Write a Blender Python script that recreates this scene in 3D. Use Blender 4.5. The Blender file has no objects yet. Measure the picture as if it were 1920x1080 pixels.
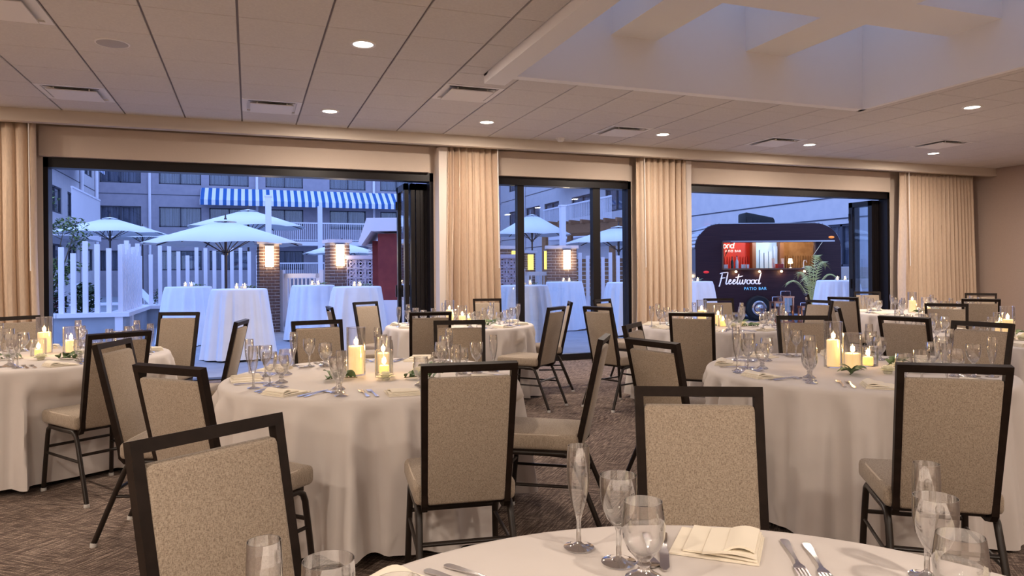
import bpy, bmesh, math, random
from mathutils import Vector, Matrix
from mathutils.geometry import tessellate_polygon
PI = math.pi
R = math.radians
rnd = random.Random(7)
C = bpy.context.scene.collection

# ------------------------------------------------------------------ camera
cam_d = bpy.data.cameras.new('camera')
cam = bpy.data.objects.new('camera', cam_d)
C.objects.link(cam)
bpy.context.scene.camera = cam
cam_d.sensor_width = 36.0
cam_d.lens = 1328.0 / 1920.0 * 36.0
cam_d.shift_y = -(540.0 - 509.7) / 1920.0
cam_d.clip_start = 0.05
cam_d.clip_end = 300
YAW = R(20.37)
ROLL = R(-0.44)
_f = Vector((math.sin(YAW), math.cos(YAW), 0))
_r0 = Vector((math.cos(YAW), -math.sin(YAW), 0))
_u0 = Vector((0, 0, 1))
_r = math.cos(ROLL) * _r0 + math.sin(ROLL) * _u0
_u = -math.sin(ROLL) * _r0 + math.cos(ROLL) * _u0
cam.matrix_world = Matrix(((_r.x, _u.x, -_f.x, 0), (_r.y, _u.y, -_f.y, 0), (_r.z, _u.z, -_f.z, 1.30), (0, 0, 0, 1)))

# ------------------------------------------------------------------ world: blue dusk sky
world = bpy.data.worlds.new('dusk_sky')
bpy.context.scene.world = world
world.use_nodes = True
wn = world.node_tree
bg = wn.nodes['Background']
tc = wn.nodes.new('ShaderNodeTexCoord')
sx = wn.nodes.new('ShaderNodeSeparateXYZ')
rp = wn.nodes.new('ShaderNodeValToRGB')
wn.links.new(tc.outputs['Generated'], sx.inputs[0])
wn.links.new(sx.outputs['Z'], rp.inputs[0])
wn.links.new(rp.outputs[0], bg.inputs[0])
rp.color_ramp.elements[0].color = (0.31, 0.44, 0.84, 1)
rp.color_ramp.elements[1].color = (0.20, 0.33, 0.80, 1)
SKY = 3.0
bg.inputs[1].default_value = SKY

# ------------------------------------------------------------------ view
vs = bpy.context.scene.view_settings
vs.view_transform = 'Standard'
vs.look = 'None'
vs.exposure = 0.0
vs.gamma = 1.0
vs.use_curve_mapping = False
DOWNLIGHT_W = 45.0
WARM = (1.0, 0.84, 0.70)
bpy.context.scene.cycles.transparent_max_bounces = 40

# ------------------------------------------------------------------ materials
def mat(name, col, rough=0.6, metal=0.0, emit=None, es=0.0, spec=0.5, trans=0.0, sheen=0.0):
    m = bpy.data.materials.new(name); m.use_nodes = True
    b = m.node_tree.nodes['Principled BSDF']
    b.inputs['Base Color'].default_value = (*col, 1)
    b.inputs['Roughness'].default_value = rough
    b.inputs['Metallic'].default_value = metal
    b.inputs['Specular IOR Level'].default_value = spec
    if sheen: b.inputs['Sheen Weight'].default_value = sheen
    if emit:
        b.inputs['Emission Color'].default_value = (*emit, 1)
        b.inputs['Emission Strength'].default_value = es
    return m

def noisy(name, c1, c2, scale=20, rough=0.8, stretch=(1, 1, 1), detail=3, bump=0.0, bscale=None, lo=.35, hi=.65, coord='Object', rot=(0, 0, 0), spec=0.3):
    m = mat(name, c1, rough, spec=spec); nt = m.node_tree
    b = nt.nodes['Principled BSDF']
    t = nt.nodes.new('ShaderNodeTexCoord'); mp = nt.nodes.new('ShaderNodeMapping')
    n = nt.nodes.new('ShaderNodeTexNoise'); r = nt.nodes.new('ShaderNodeValToRGB')
    mp.inputs['Scale'].default_value = stretch
    mp.inputs['Rotation'].default_value = rot
    n.inputs['Scale'].default_value = scale; n.inputs['Detail'].default_value = detail
    r.color_ramp.elements[0].color = (*c1, 1); r.color_ramp.elements[1].color = (*c2, 1)
    r.color_ramp.elements[0].position = lo; r.color_ramp.elements[1].position = hi
    nt.links.new(t.outputs[coord], mp.inputs[0]); nt.links.new(mp.outputs[0], n.inputs[0])
    nt.links.new(n.outputs[0], r.inputs[0]); nt.links.new(r.outputs[0], b.inputs['Base Color'])
    if bump:
        bp = nt.nodes.new('ShaderNodeBump'); bp.inputs['Strength'].default_value = bump
        bp.inputs['Distance'].default_value = 0.01
        src = n
        if bscale:
            src = nt.nodes.new('ShaderNodeTexNoise'); src.inputs['Scale'].default_value = bscale
            nt.links.new(mp.outputs[0], src.inputs[0])
        nt.links.new(src.outputs[0], bp.inputs['Height']); nt.links.new(bp.outputs[0], b.inputs['Normal'])
    return m

def weave(name, c1, c2, sc=260.0, mixamt=0.5, blotch=None):
    """linen: two crossed stretched noises"""
    m = mat(name, c1, 0.9, spec=0.2, sheen=0.15); nt = m.node_tree
    b = nt.nodes['Principled BSDF']
    t = nt.nodes.new('ShaderNodeTexCoord')
    outs = []
    for st in ((sc, sc, sc * .05), (sc * .30, sc * .30, sc)):
        mp = nt.nodes.new('ShaderNodeMapping'); mp.inputs['Scale'].default_value = st
        n = nt.nodes.new('ShaderNodeTexNoise'); n.inputs['Scale'].default_value = 1.0; n.inputs['Detail'].default_value = 2
        nt.links.new(t.outputs['Object'], mp.inputs[0]); nt.links.new(mp.outputs[0], n.inputs[0])
        outs.append(n)
    a = nt.nodes.new('ShaderNodeMath'); a.operation = 'ADD'
    nt.links.new(outs[0].outputs[0], a.inputs[0]); nt.links.new(outs[1].outputs[0], a.inputs[1])
    h = nt.nodes.new('ShaderNodeMath'); h.operation = 'MULTIPLY'; h.inputs[1].default_value = .5
    nt.links.new(a.outputs[0], h.inputs[0])
    r = nt.nodes.new('ShaderNodeValToRGB')
    r.color_ramp.elements[0].color = (*c2, 1); r.color_ramp.elements[1].color = (*c1, 1)
    r.color_ramp.elements[0].position = .38; r.color_ramp.elements[1].position = .58
    nt.links.new(h.outputs[0], r.inputs[0]); nt.links.new(r.outputs[0], b.inputs['Base Color'])
    bp = nt.nodes.new('ShaderNodeBump'); bp.inputs['Strength'].default_value = .25; bp.inputs['Distance'].default_value = .002
    nt.links.new(h.outputs[0], bp.inputs['Height']); nt.links.new(bp.outputs[0], b.inputs['Normal'])
    return m

def thin_glass(name, tint=(.97, .98, .98), base=.05, gain=1.0, rough=0.0, dark=.9, pw_=3.5):
    """thin-walled glass: clear transmission with a grazing-angle mirror"""
    m = bpy.data.materials.new(name); m.use_nodes = True
    nt = m.node_tree; nt.nodes.clear()
    o = nt.nodes.new('ShaderNodeOutputMaterial'); mx = nt.nodes.new('ShaderNodeMixShader')
    tr = nt.nodes.new('ShaderNodeBsdfTransparent'); gl = nt.nodes.new('ShaderNodeBsdfGlossy')
    lw = nt.nodes.new('ShaderNodeLayerWeight'); lw.inputs['Blend'].default_value = .5
    edge = nt.nodes.new('ShaderNodeMix'); edge.data_type = 'RGBA'; edge.inputs[6].default_value = (*tint, 1); edge.inputs[7].default_value = (tint[0] * dark, tint[1] * dark, tint[2] * dark, 1)
    gl.inputs['Roughness'].default_value = rough
    gl.inputs['Color'].default_value = (1, 1, 1, 1)
    pw = nt.nodes.new('ShaderNodeMath'); pw.operation = 'POWER'; pw.inputs[1].default_value = pw_
    mu = nt.nodes.new('ShaderNodeMath'); mu.operation = 'MULTIPLY_ADD'; mu.inputs[1].default_value = gain; mu.inputs[2].default_value = base; mu.use_clamp = True
    nt.links.new(lw.outputs['Facing'], pw.inputs[0]); nt.links.new(pw.outputs[0], mu.inputs[0]); nt.links.new(mu.outputs[0], mx.inputs[0])
    nt.links.new(pw.outputs[0], edge.inputs[0]); nt.links.new(edge.outputs[2], tr.inputs[0])
    nt.links.new(tr.outputs[0], mx.inputs[1]); nt.links.new(gl.outputs[0], mx.inputs[2])
    nt.links.new(mx.outputs[0], o.inputs[0])
    return m

def emission(name, col, s):
    m = bpy.data.materials.new(name); m.use_nodes = True
    nt = m.node_tree; nt.nodes.clear()
    o = nt.nodes.new('ShaderNodeOutputMaterial'); e = nt.nodes.new('ShaderNodeEmission')
    e.inputs[0].default_value = (*col, 1); e.inputs[1].default_value = s
    nt.links.new(e.outputs[0], o.inputs[0])
    return m

def carpet_mat():
    m = mat('carpet', (.1, .08, .07), 0.95, spec=0.1); nt = m.node_tree; b = nt.nodes['Principled BSDF']
    t = nt.nodes.new('ShaderNodeTexCoord')
    def strokes(rot, sc, lo, hi):
        mp = nt.nodes.new('ShaderNodeMapping'); mp.inputs['Rotation'].default_value = (0, 0, rot)
        mp.inputs['Scale'].default_value = sc
        mp0 = nt.nodes.new('ShaderNodeMapping'); mp0.inputs['Rotation'].default_value = (0, 0, rot)
        n = nt.nodes.new('ShaderNodeTexNoise'); n.inputs['Scale'].default_value = 1; n.inputs['Detail'].default_value = 2
        nt.links.new(t.outputs['Object'], mp0.inputs[0])
        mp.inputs['Rotation'].default_value = (0, 0, 0)
        nt.links.new(mp0.outputs[0], mp.inputs[0]); nt.links.new(mp.outputs[0], n.inputs[0])
        r = nt.nodes.new('ShaderNodeMapRange'); r.inputs[1].default_value = lo; r.inputs[2].default_value = hi
        nt.links.new(n.outputs[0], r.inputs[0]); return r
    s1 = strokes(R(38), (8, 105, 1), .41, .63); s2 = strokes(R(-47), (8, 105, 1), .41, .63)
    bl = nt.nodes.new('ShaderNodeTexNoise'); bl.inputs['Scale'].default_value = 2.2; bl.inputs['Detail'].default_value = 3
    nt.links.new(t.outputs['Object'], bl.inputs[0])
    br = nt.nodes.new('ShaderNodeMapRange'); br.inputs[1].default_value = .25; br.inputs[2].default_value = .75
    nt.links.new(bl.outputs[0], br.inputs[0])
    mx = nt.nodes.new('ShaderNodeMix'); mx.data_type = 'FLOAT'
    nt.links.new(br.outputs[0], mx.inputs[0]); nt.links.new(s1.outputs[0], mx.inputs[2]); nt.links.new(s2.outputs[0], mx.inputs[3])
    sp = nt.nodes.new('ShaderNodeTexNoise'); sp.inputs['Scale'].default_value = 160
    nt.links.new(t.outputs['Object'], sp.inputs[0])
    ad = nt.nodes.new('ShaderNodeMath'); ad.operation = 'MULTIPLY'
    sr = nt.nodes.new('ShaderNodeMapRange'); sr.inputs[1].default_value = .3; sr.inputs[2].default_value = .7; sr.inputs[3].default_value = .35; sr.inputs[4].default_value = 1.35
    nt.links.new(sp.outputs[0], sr.inputs[0]); nt.links.new(mx.outputs[0], ad.inputs[0]); nt.links.new(sr.outputs[0], ad.inputs[1])
    r = nt.nodes.new('ShaderNodeValToRGB')
    r.color_ramp.elements[0].color = (.080, .058, .050, 1); r.color_ramp.elements[1].color = (.47, .37, .30, 1)
    e = r.color_ramp.elements.new(.45); e.color = (.20, .150, .122, 1)
    nt.links.new(ad.outputs[0], r.inputs[0]); nt.links.new(r.outputs[0], b.inputs['Base Color'])
    bp = nt.nodes.new('ShaderNodeBump'); bp.inputs['Strength'].default_value = .5; bp.inputs['Distance'].default_value = .006
    nt.links.new(sp.outputs[0], bp.inputs['Height']); nt.links.new(bp.outputs[0], b.inputs['Normal'])
    return m

def stripes(name, c1, c2, period, axis=0):
    m = mat(name, c1, .8); nt = m.node_tree; b = nt.nodes['Principled BSDF']
    t = nt.nodes.new('ShaderNodeTexCoord'); s = nt.nodes.new('ShaderNodeSeparateXYZ')
    d = nt.nodes.new('ShaderNodeMath'); d.operation = 'DIVIDE'; d.inputs[1].default_value = period
    fr = nt.nodes.new('ShaderNodeMath'); fr.operation = 'FRACT'
    g = nt.nodes.new('ShaderNodeMath'); g.operation = 'GREATER_THAN'; g.inputs[1].default_value = .5
    mx = nt.nodes.new('ShaderNodeMix'); mx.data_type = 'RGBA'
    mx.inputs[6].default_value = (*c1, 1); mx.inputs[7].default_value = (*c2, 1)
    nt.links.new(t.outputs['Object'], s.inputs[0]); nt.links.new(s.outputs[axis], d.inputs[0])
    nt.links.new(d.outputs[0], fr.inputs[0]); nt.links.new(fr.outputs[0], g.inputs[0]); nt.links.new(g.outputs[0], mx.inputs[0])
    nt.links.new(mx.outputs[2], b.inputs['Base Color'])
    return m

MT = {}
MT['carpet'] = carpet_mat()
MT['ceil'] = noisy('ceiling_tile', (.72, .68, .645), (.67, .63, .60), 60, .95, bump=.1, bscale=300)
MT['grid'] = mat('ceiling_grid', (.30, .26, .25), .7)
MT['paint'] = mat('white_paint', (.90, .88, .87), .8)
MT['beige'] = noisy('beige_wallcovering', (.60, .50, .42), (.56, .465, .39), 90, .9, stretch=(1, 1, 8))
MT['wallr'] = noisy('taupe_wallcovering', (.46, .355, .30), (.42, .325, .275), 60, .9, stretch=(1, 1, 6))
MT['cornice'] = mat('cornice_paint', (.60, .52, .44), .6)
MT['pier'] = mat('pier_paint', (.70, .62, .56), .7)
MT['curtain'] = noisy('curtain_linen', (.70, .55, .42), (.62, .485, .37), 140, .95, stretch=(1, 1, .12), spec=.15)
MT['wand'] = mat('white_wand', (.85, .83, .80), .4)
MT['black'] = mat('black_aluminium', (.008, .006, .007), .4, .0, spec=.3)
MT['pane'] = thin_glass('window_glass', (.93, .95, .96), .045, .8)
MT['frame'] = noisy('dark_bronze_frame', (.012, .007, .005), (.018, .011, .008), 30, .42, spec=.18)
MT['leg'] = mat('bronze_leg_metal', (.018, .012, .009), .38, .0, spec=.35)
MT['glide'] = mat('clear_foot_glide', (.55, .53, .5), .3)
MT['fabric'] = weave('oatmeal_linen', (.43, .355, .275), (.22, .172, .13), 640)
MT['piping'] = mat('seat_piping', (.56, .48, .39), .9)
MT['cloth'] = noisy('white_tablecloth', (.68, .63, .595), (.65, .60, .565), 5, .85, spec=.25)
MT['ocloth'] = noisy('white_patio_cloth', (.84, .86, .90), (.80, .82, .87), 4, .8, spec=.25)
MT['napkin'] = mat('ivory_napkin', (.86, .79, .66), .9, spec=.2)
MT['skylight'] = thin_glass('skylight_filter_glass', (.66, .58, .50), .04, .5)  # bronze tint put in to take blue out of the sky light
MT['steel'] = mat('polished_steel', (.62, .60, .60), .18, 1.0)
MT['glass'] = thin_glass('clear_glassware', (.985, .985, .985), .11, .95, .02, .35, 2.2)
MT['foot'] = thin_glass('thick_glass_foot', (.92, .93, .94), .34, .9, .03, .35, 1.8)
MT['wax'] = mat('ivory_wax', (.93, .80, .55), .5, emit=(1.0, .62, .22), es=.6)  # emission paints the flame's glow into the wax
MT['waxy'] = mat('yellow_lit_wax', (.95, .78, .35), .5, emit=(1.0, .60, .12), es=.9)  # yellower wax copy, candle glow painted in by colour and emission
MT['flame'] = emission('flame', (1.0, .66, .25), 30)
MT['wick'] = mat('wick', (.02, .02, .02), .9)
MT['petal'] = mat('ivory_petal', (.90, .87, .70), .7)
MT['leaf'] = noisy('green_leaf', (.07, .13, .05), (.16, .22, .10), 14, .55)
MT['twig'] = mat('twig', (.12, .09, .05), .8)
MT['lamp'] = emission('downlight_lens', (1.0, .93, .82), 14)
MT['ring'] = mat('white_trim_ring', (.85, .82, .79), .5)
MT['dark'] = mat('dark_slot', (.015, .013, .013), .8)
MT['grille'] = mat('speaker_grille', (.45, .42, .41), .7)
# outside
MT['ground'] = noisy('patio_concrete', (.34, .35, .38), (.28, .29, .32), 2.0, .85)
MT['stucco'] = noisy('lavender_stucco', (.40, .365, .41), (.36, .335, .38), 3, .95)
MT['stuccow'] = noisy('pale_stucco', (.66, .62, .63), (.61, .58, .60), 3, .95)
MT['pwall'] = noisy('grey_planter_render', (.40, .42, .46), (.36, .38, .42), 4, .9)
MT['white'] = mat('white_painted_wood', (.86, .82, .86), .6)
MT['wframe'] = mat('dark_window_frame', (.06, .06, .08), .5)
MT['wglass'] = mat('blue_window_glass', (.10, .12, .17), .06, spec=.8)
MT['drape'] = noisy('window_drape', (.07, .075, .11), (.20, .21, .28), 6, .9, stretch=(4, 4, .05), lo=.4, hi=.6)
MT['awn'] = stripes('striped_awning', (.88, .86, .88), (.03, .13, .38), .42)
MT['brick'] = noisy('brown_brick', (.105, .060, .050), (.16, .095, .078), 9, .9)
MT['mortar'] = mat('mortar', (.42, .36, .34), .95)
MT['cap'] = mat('stone_cap', (.66, .60, .62), .8)
MT['lampo'] = emission('patio_lamp', (1.0, .80, .52), 16)
MT['lampy'] = emission('patio_lamp_yellow', (.95, .78, .16), 2.2)
MT['breeze'] = mat('breeze_block', (.55, .48, .55), .9)
MT['red'] = noisy('red_stucco', (.26, .055, .050), (.22, .045, .045), 6, .9)
MT['umb'] = mat('umbrella_canvas', (.82, .82, .83), .85)
MT['pole'] = mat('dark_umbrella_pole', (.05, .03, .025), .5)
MT['timber'] = noisy('pergola_timber', (.22, .105, .05), (.30, .15, .075), 8, .7, stretch=(6, .5, 6))
MT['soil'] = noisy('planter_foliage_dark', (.03, .05, .02), (.10, .08, .05), 12, .95)
MT['wood'] = noisy('dark_trailer_planks', (.026, .009, .013), (.048, .019, .020), 3, .5, stretch=(.6, .6, 22), lo=.3, hi=.7, spec=.2)
MT['trim'] = mat('trailer_trim', (.18, .075, .035), .5)
MT['metal'] = mat('brushed_metal', (.45, .44, .46), .35, .8)
MT['chrome'] = mat('chrome', (.75, .74, .76), .08, 1.0)
MT['rubber'] = mat('tyre_rubber', (.012, .012, .012), .8)
MT['redpanel'] = mat('red_panel', (.42, .03, .02), .6)
MT['slatw'] = noisy('brown_slat_wall', (.30, .17, .09), (.22, .12, .06), 8, .7)
MT['bluec'] = mat('pale_blue_board', (.45, .62, .85), .8)
MT['sign'] = mat('white_lettering', (.92, .90, .92), .6, emit=(1, .95, 1), es=.25)
MT['signb'] = mat('blue_lettering', (.20, .62, .90), .6, emit=(.2, .65, 1), es=.25)
MT['bottle'] = mat('dark_bottle_glass', (.02, .03, .02), .1)
MT['clearb'] = mat('pale_bottle', (.75, .75, .72), .15)
MT['copper'] = mat('copper_frame', (.55, .24, .13), .35, .8)
MT['lglass'] = thin_glass('lantern_glass', (.80, .84, .88), .08, .8)
MT['palm'] = noisy('palm_leaf', (.46, .44, .12), (.66, .62, .26), 6, .6)
MT['bulb'] = emission('warm_bulb', (1.0, .72, .38), 22)
MT['pot'] = mat('dark_pot', (.06, .05, .05), .6)
MT['orange'] = mat('amber_marker', (.9, .25, .03), .4, emit=(1, .3, .05), es=.6)
MT['redm'] = mat('red_marker', (.7, .02, .02), .4, emit=(1, .05, .05), es=.4)

# ------------------------------------------------------------------ mesh helpers
class MB:
    def __init__(s): s.v = []; s.f = []; s.m = []
    def add(s, V, F, k=0):
        o = len(s.v); s.v += [tuple(p) for p in V]
        s.f += [tuple(i + o for i in q) for q in F]; s.m += [k] * len(F); return s
    def box(s, c, d, k=0, M=None):
        x, y, z = d[0] / 2, d[1] / 2, d[2] / 2
        V = [Vector((a * x, b * y, e * z)) for e in (-1, 1) for b in (-1, 1) for a in (-1, 1)]
        if M is not None: V = [M @ p for p in V]
        V = [p + Vector(c) for p in V]
        return s.add(V, [(0, 2, 3, 1), (4, 5, 7, 6), (0, 1, 5, 4), (2, 6, 7, 3), (0, 4, 6, 2), (1, 3, 7, 5)], k)
    def bb(s, lo, hi, k=0):
        return s.box([(a + b) / 2 for a, b in zip(lo, hi)], [b - a for a, b in zip(lo, hi)], k)
    def bar(s, a, b, w, h, k=0, up=(0, 0, 1)):
        a = Vector(a); b = Vector(b); d = (b - a); L = d.length; d.normalize()
        u = Vector(up)
        if abs(d.dot(u)) > .99: u = Vector((0, 1, 0))
        x = d.cross(u).normalized(); z = x.cross(d)
        V = [p + x * (i * w / 2) + z * (j * h / 2) for p in (a, b) for i, j in ((-1, -1), (1, -1), (1, 1), (-1, 1))]
        return s.add(V, [(0, 1, 2, 3), (7, 6, 5, 4), (0, 4, 5, 1), (1, 5, 6, 2), (2, 6, 7, 3), (3, 7, 4, 0)], k)
    def tube(s, P, r, n=8, k=0, cap=True, rs=None):
        P = [Vector(p) for p in P]; V = []; F = []; N = len(P); prev = None
        for i, p in enumerate(P):
            d = (P[min(i + 1, N - 1)] - P[max(i - 1, 0)]).normalized()
            if prev is None:
                u = Vector((0, 0, 1)) if abs(d.z) < .9 else Vector((1, 0, 0))
                x = d.cross(u).normalized()
            else:
                x = (prev - d * prev.dot(d)).normalized()
            prev = x; y = d.cross(x); rr = rs[i] if rs else r
            V += [p + (x * math.cos(2 * PI * j / n) + y * math.sin(2 * PI * j / n)) * rr for j in range(n)]
        for i in range(N - 1):
            for j in range(n):
                F.append((i * n + j, i * n + (j + 1) % n, (i + 1) * n + (j + 1) % n, (i + 1) * n + j))
        if cap: F.append(tuple(range(n))[::-1]); F.append(tuple((N - 1) * n + j for j in range(n)))
        return s.add(V, F, k)
    def lathe(s, prof, n=24, k=0, c=(0, 0, 0), ks=None):
        V = []; F = []; idx = []
        for r, z in prof:
            if r < 1e-6: idx.append([len(V)]); V.append((c[0], c[1], c[2] + z))
            else:
                idx.append(list(range(len(V), len(V) + n)))
                V += [(c[0] + r * math.cos(2 * PI * j / n), c[1] + r * math.sin(2 * PI * j / n), c[2] + z) for j in range(n)]
        K = []
        for i in range(len(prof) - 1):
            a, b = idx[i], idx[i + 1]; kk = ks[i] if ks else k
            for j in range(n):
                j2 = (j + 1) % n
                if len(a) == 1 and len(b) == 1: continue
                if len(a) == 1: F.append((a[0], b[j2], b[j]))
                elif len(b) == 1: F.append((a[j], a[j2], b[0]))
                else: F.append((a[j], a[j2], b[j2], b[j]))
                K.append(kk)
        o = len(s.v); s.v += V; s.f += [tuple(i + o for i in q) for q in F]; s.m += K; return s
    def prism(s, poly, a, b, axis='z', k=0, holes=()):
        """poly in 2D extruded between a and b along axis; axis y -> (x,z) polygon, x -> (y,z) polygon"""
        def pt(p, t):
            return (p[0], p[1], t) if axis == 'z' else ((p[0], t, p[1]) if axis == 'y' else (t, p[0], p[1]))
        loops = [list(poly)] + [list(h) for h in holes]
        flat = [p for l in loops for p in l]; n = len(flat)
        tri = tessellate_polygon([[Vector((p[0], p[1], 0)) for p in l] for l in loops])
        V = [pt(p, a) for p in flat] + [pt(p, b) for p in flat]
        F = [tuple(t) for t in tri] + [tuple(i + n for i in t[::-1]) for t in tri]
        o = 0
        for l in loops:
            m = len(l)
            for i in range(m): F.append((o + i, o + (i + 1) % m, n + o + (i + 1) % m, n + o + i))
            o += m
        return s.add(V, F, k)
    def mesh(s, name, mats, smooth=None):
        me = bpy.data.meshes.new(name); me.from_pydata(s.v, [], s.f)
        for m in (mats if isinstance(mats, (list, tuple)) else [mats]): me.materials.append(MT[m] if isinstance(m, str) else m)
        me.polygons.foreach_set('material_index', s.m)
        bm = bmesh.new(); bm.from_mesh(me); bmesh.ops.recalc_face_normals(bm, faces=bm.faces); bm.to_mesh(me); bm.free()
        if smooth is not None:
            me.polygons.foreach_set('use_smooth', [True] * len(me.polygons)); me.set_sharp_from_angle(angle=R(smooth))
        me.update(); return me
    def obj(s, name, mats, parent=None, smooth=None, loc=(0, 0, 0), rz=0):
        return link(name, s.mesh(name, mats, smooth), parent, loc, rz)

def link(name, me, parent=None, loc=(0, 0, 0), rz=0):
    o = bpy.data.objects.new(name, me); C.objects.link(o); o.location = loc; o.rotation_euler = (0, 0, rz)
    if parent is not None: o.parent = parent
    return o
def thing(name, label, cat, loc=(0, 0, 0), rz=0, group=None):
    o = link(name, None, None, loc, rz); return tag(o, label, cat, group)
def tag(o, label, cat, group=None):
    o['label'] = label; o['category'] = cat
    if group: o['group'] = group
    return o
def struct(o): o['kind'] = 'structure'; return o
def dup(root, loc, rz, label=None, group=None):
    r = root.copy(); C.objects.link(r); r.location = loc; r.rotation_euler = (0, 0, rz); r.parent = None
    if label: r['label'] = label
    if group: r['group'] = group
    for ch in list(root.children):
        c = ch.copy(); C.objects.link(c); c.parent = r
        for g in list(ch.children):
            d = g.copy(); C.objects.link(d); d.parent = c
    return r
def rbox(w, d, h, bev, seg=3):
    """bevelled box as vertex/face lists centred at origin"""
    bm = bmesh.new(); bmesh.ops.create_cube(bm, size=1)
    for v in bm.verts: v.co = Vector((v.co.x * w, v.co.y * d, v.co.z * h))
    bmesh.ops.bevel(bm, geom=list(bm.edges), offset=bev, segments=seg, affect='EDGES', profile=.5)
    bm.verts.ensure_lookup_table()
    V = [v.co.copy() for v in bm.verts]; F = [tuple(v.index for v in f.verts) for f in bm.faces]; bm.free(); return V, F
def lamp_point(name, loc, w, col, r=.02, parent=None):
    l = bpy.data.lights.new(name, 'POINT'); l.energy = w; l.color = col; l.shadow_soft_size = r
    o = bpy.data.objects.new(name, l); C.objects.link(o); o.location = loc
    if parent is not None: o.parent = parent
    return o
# ================================================================== ROOM
CZ = 3.10            # ceiling height
WY = 9.50            # window wall line
X0, X1, Y0 = -5.0, 12.64, -4.0
floor = struct(MB().bb((X0 - .1, Y0 - .1, -.12), (X1 + .1, WY + .08, 0)).obj('floor', 'carpet'))
struct(MB().bb((X1, Y0, 0), (X1 + .15, WY + .1, CZ + .1)).obj('wall_right', 'wallr'))
struct(MB().bb((X0 - .15, Y0, 0), (X0, WY + .1, CZ + .1)).obj('wall_left', 'beige'))
struct(MB().bb((X0 - .15, Y0 - .15, 0), (X1 + .15, Y0, CZ + .1)).obj('wall_rear', 'beige'))
struct(MB().bb((X1 - .015, Y0, 0), (X1, 9.0, .10)).obj('baseboard_right', 'frame'))

# window wall: solid pieces around three openings (left, middle, right)
OPEN = [(-2.19, 2.36), (3.05, 5.42), (6.36, 10.62)]
HZ = 2.65
wb = MB()
edges = [X0] + [e for o in OPEN for e in o] + [X1]
for a, b in zip(edges[0::2], edges[1::2]): wb.bb((a, WY - .10, 0), (b, WY + .10, HZ))
wb.bb((X0, WY - .10, HZ), (X1, WY + .10, CZ + .1))
wall_w = struct(wb.obj('wall_window', 'beige'))
ob = MB()      # outer cladding of the same wall, pale stucco towards the patio
for a, b in zip(edges[0::2], edges[1::2]): ob.bb((a, WY + .10, 0), (b, WY + .16, HZ))
ob.bb((X0, WY + .10, HZ), (X1, WY + .16, CZ + .6))
struct(ob.obj('wall_outer', 'stuccow'))
# header panels (roller shade fascias) above each opening
hp = MB()
for a, b in OPEN: hp.bb((a - .02, WY - .17, HZ), (b - .07, WY - .10, 2.99))
struct(hp.obj('trim_1', 'beige'))
# painted piers
pr = MB().bb((2.38, WY - .32, 0), (2.50, WY - .10, 2.97)).bb((6.20, WY - .32, 0), (6.34, WY - .10, 2.97))
struct(pr.obj('trim_2', 'pier'))
# cornice box
cn = MB().bb((X0, 8.93, 2.985), (X1, 9.0, CZ)).bb((X0, 8.915, 2.955), (X1, 9.02, 2.99)).bb((X0, 8.995, 3.03), (X1, WY - .10, CZ))
struct(cn.obj('trim_3', 'cornice'))
# black frames of the openings
fb = MB()
for i, (a, b) in enumerate(OPEN):
    fb.bb((a, WY - .09, HZ - .115), (b, WY + .09, HZ)); fb.bb((a, WY - .09, 0), (a + .05, WY + .09, HZ)); fb.bb((b - .05, WY - .09, 0), (b, WY + .09, HZ))
    fb.bb((a, WY - .09, -.001), (b, WY + .09, .012))
struct(fb.obj('trim_4', 'black'))
# fixed window in the middle: frame, three panes
win = struct(MB().bb((3.60, WY - .05, .05), (3.70, WY + .05, HZ - .11)).bb((4.80, WY - .05, .05), (4.92, WY + .05, HZ - .11))
             .bb((3.05, WY - .05, .012), (5.42, WY + .05, .09)).obj('window_1', 'black'))
for a, b in ((3.10, 3.60), (3.70, 4.80), (4.92, 5.37)):
    MB().bb((a, WY - .004, .09), (b, WY + .004, HZ - .115)).obj('pane', 'pane', win)

# folded glass doors standing out of the openings
def door_stack(name, xs, ya, yb, wide):
    d = None
    for i, x in enumerate(xs):
        o = MB(); w = .055; z0, z1 = .02, HZ - .125
        for y in (ya, yb - .085): o.bb((x - w / 2, y, z0), (x + w / 2, y + .085, z1))
        o.bb((x - w / 2, ya, z0), (x + w / 2, yb, z0 + .16)); o.bb((x - w / 2, ya, z1 - .09), (x + w / 2, yb, z1))
        if d is None:
            d = struct(o.obj(name, 'black')); par = d
        else: par = o.obj('leaf', 'black', d)
        MB().bb((x - .004, ya + .085, z0 + .16), (x + .004, yb - .085, z1 - .09)).obj('pane', 'pane', par if par is d else d)
        MB().bar((x - w / 2 - .02, yb - .05, .95), (x - w / 2 - .02, yb - .05, 1.12), .02, .03).obj('handle', 'black', d)
        MB().tube([(x - w / 2 - .005, yb - .02, 2.2), (x - w / 2 - .005, yb - .02, 2.32)], .016).obj('hinge', 'black', d)
    return d
door_stack('door_1', [2.03, 2.12, 2.19, 2.25, 2.31], WY + .10, WY + .66, True)
door_stack('door_2', [10.44, 10.50, 10.56], WY + .10, WY + .62, True)

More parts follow.
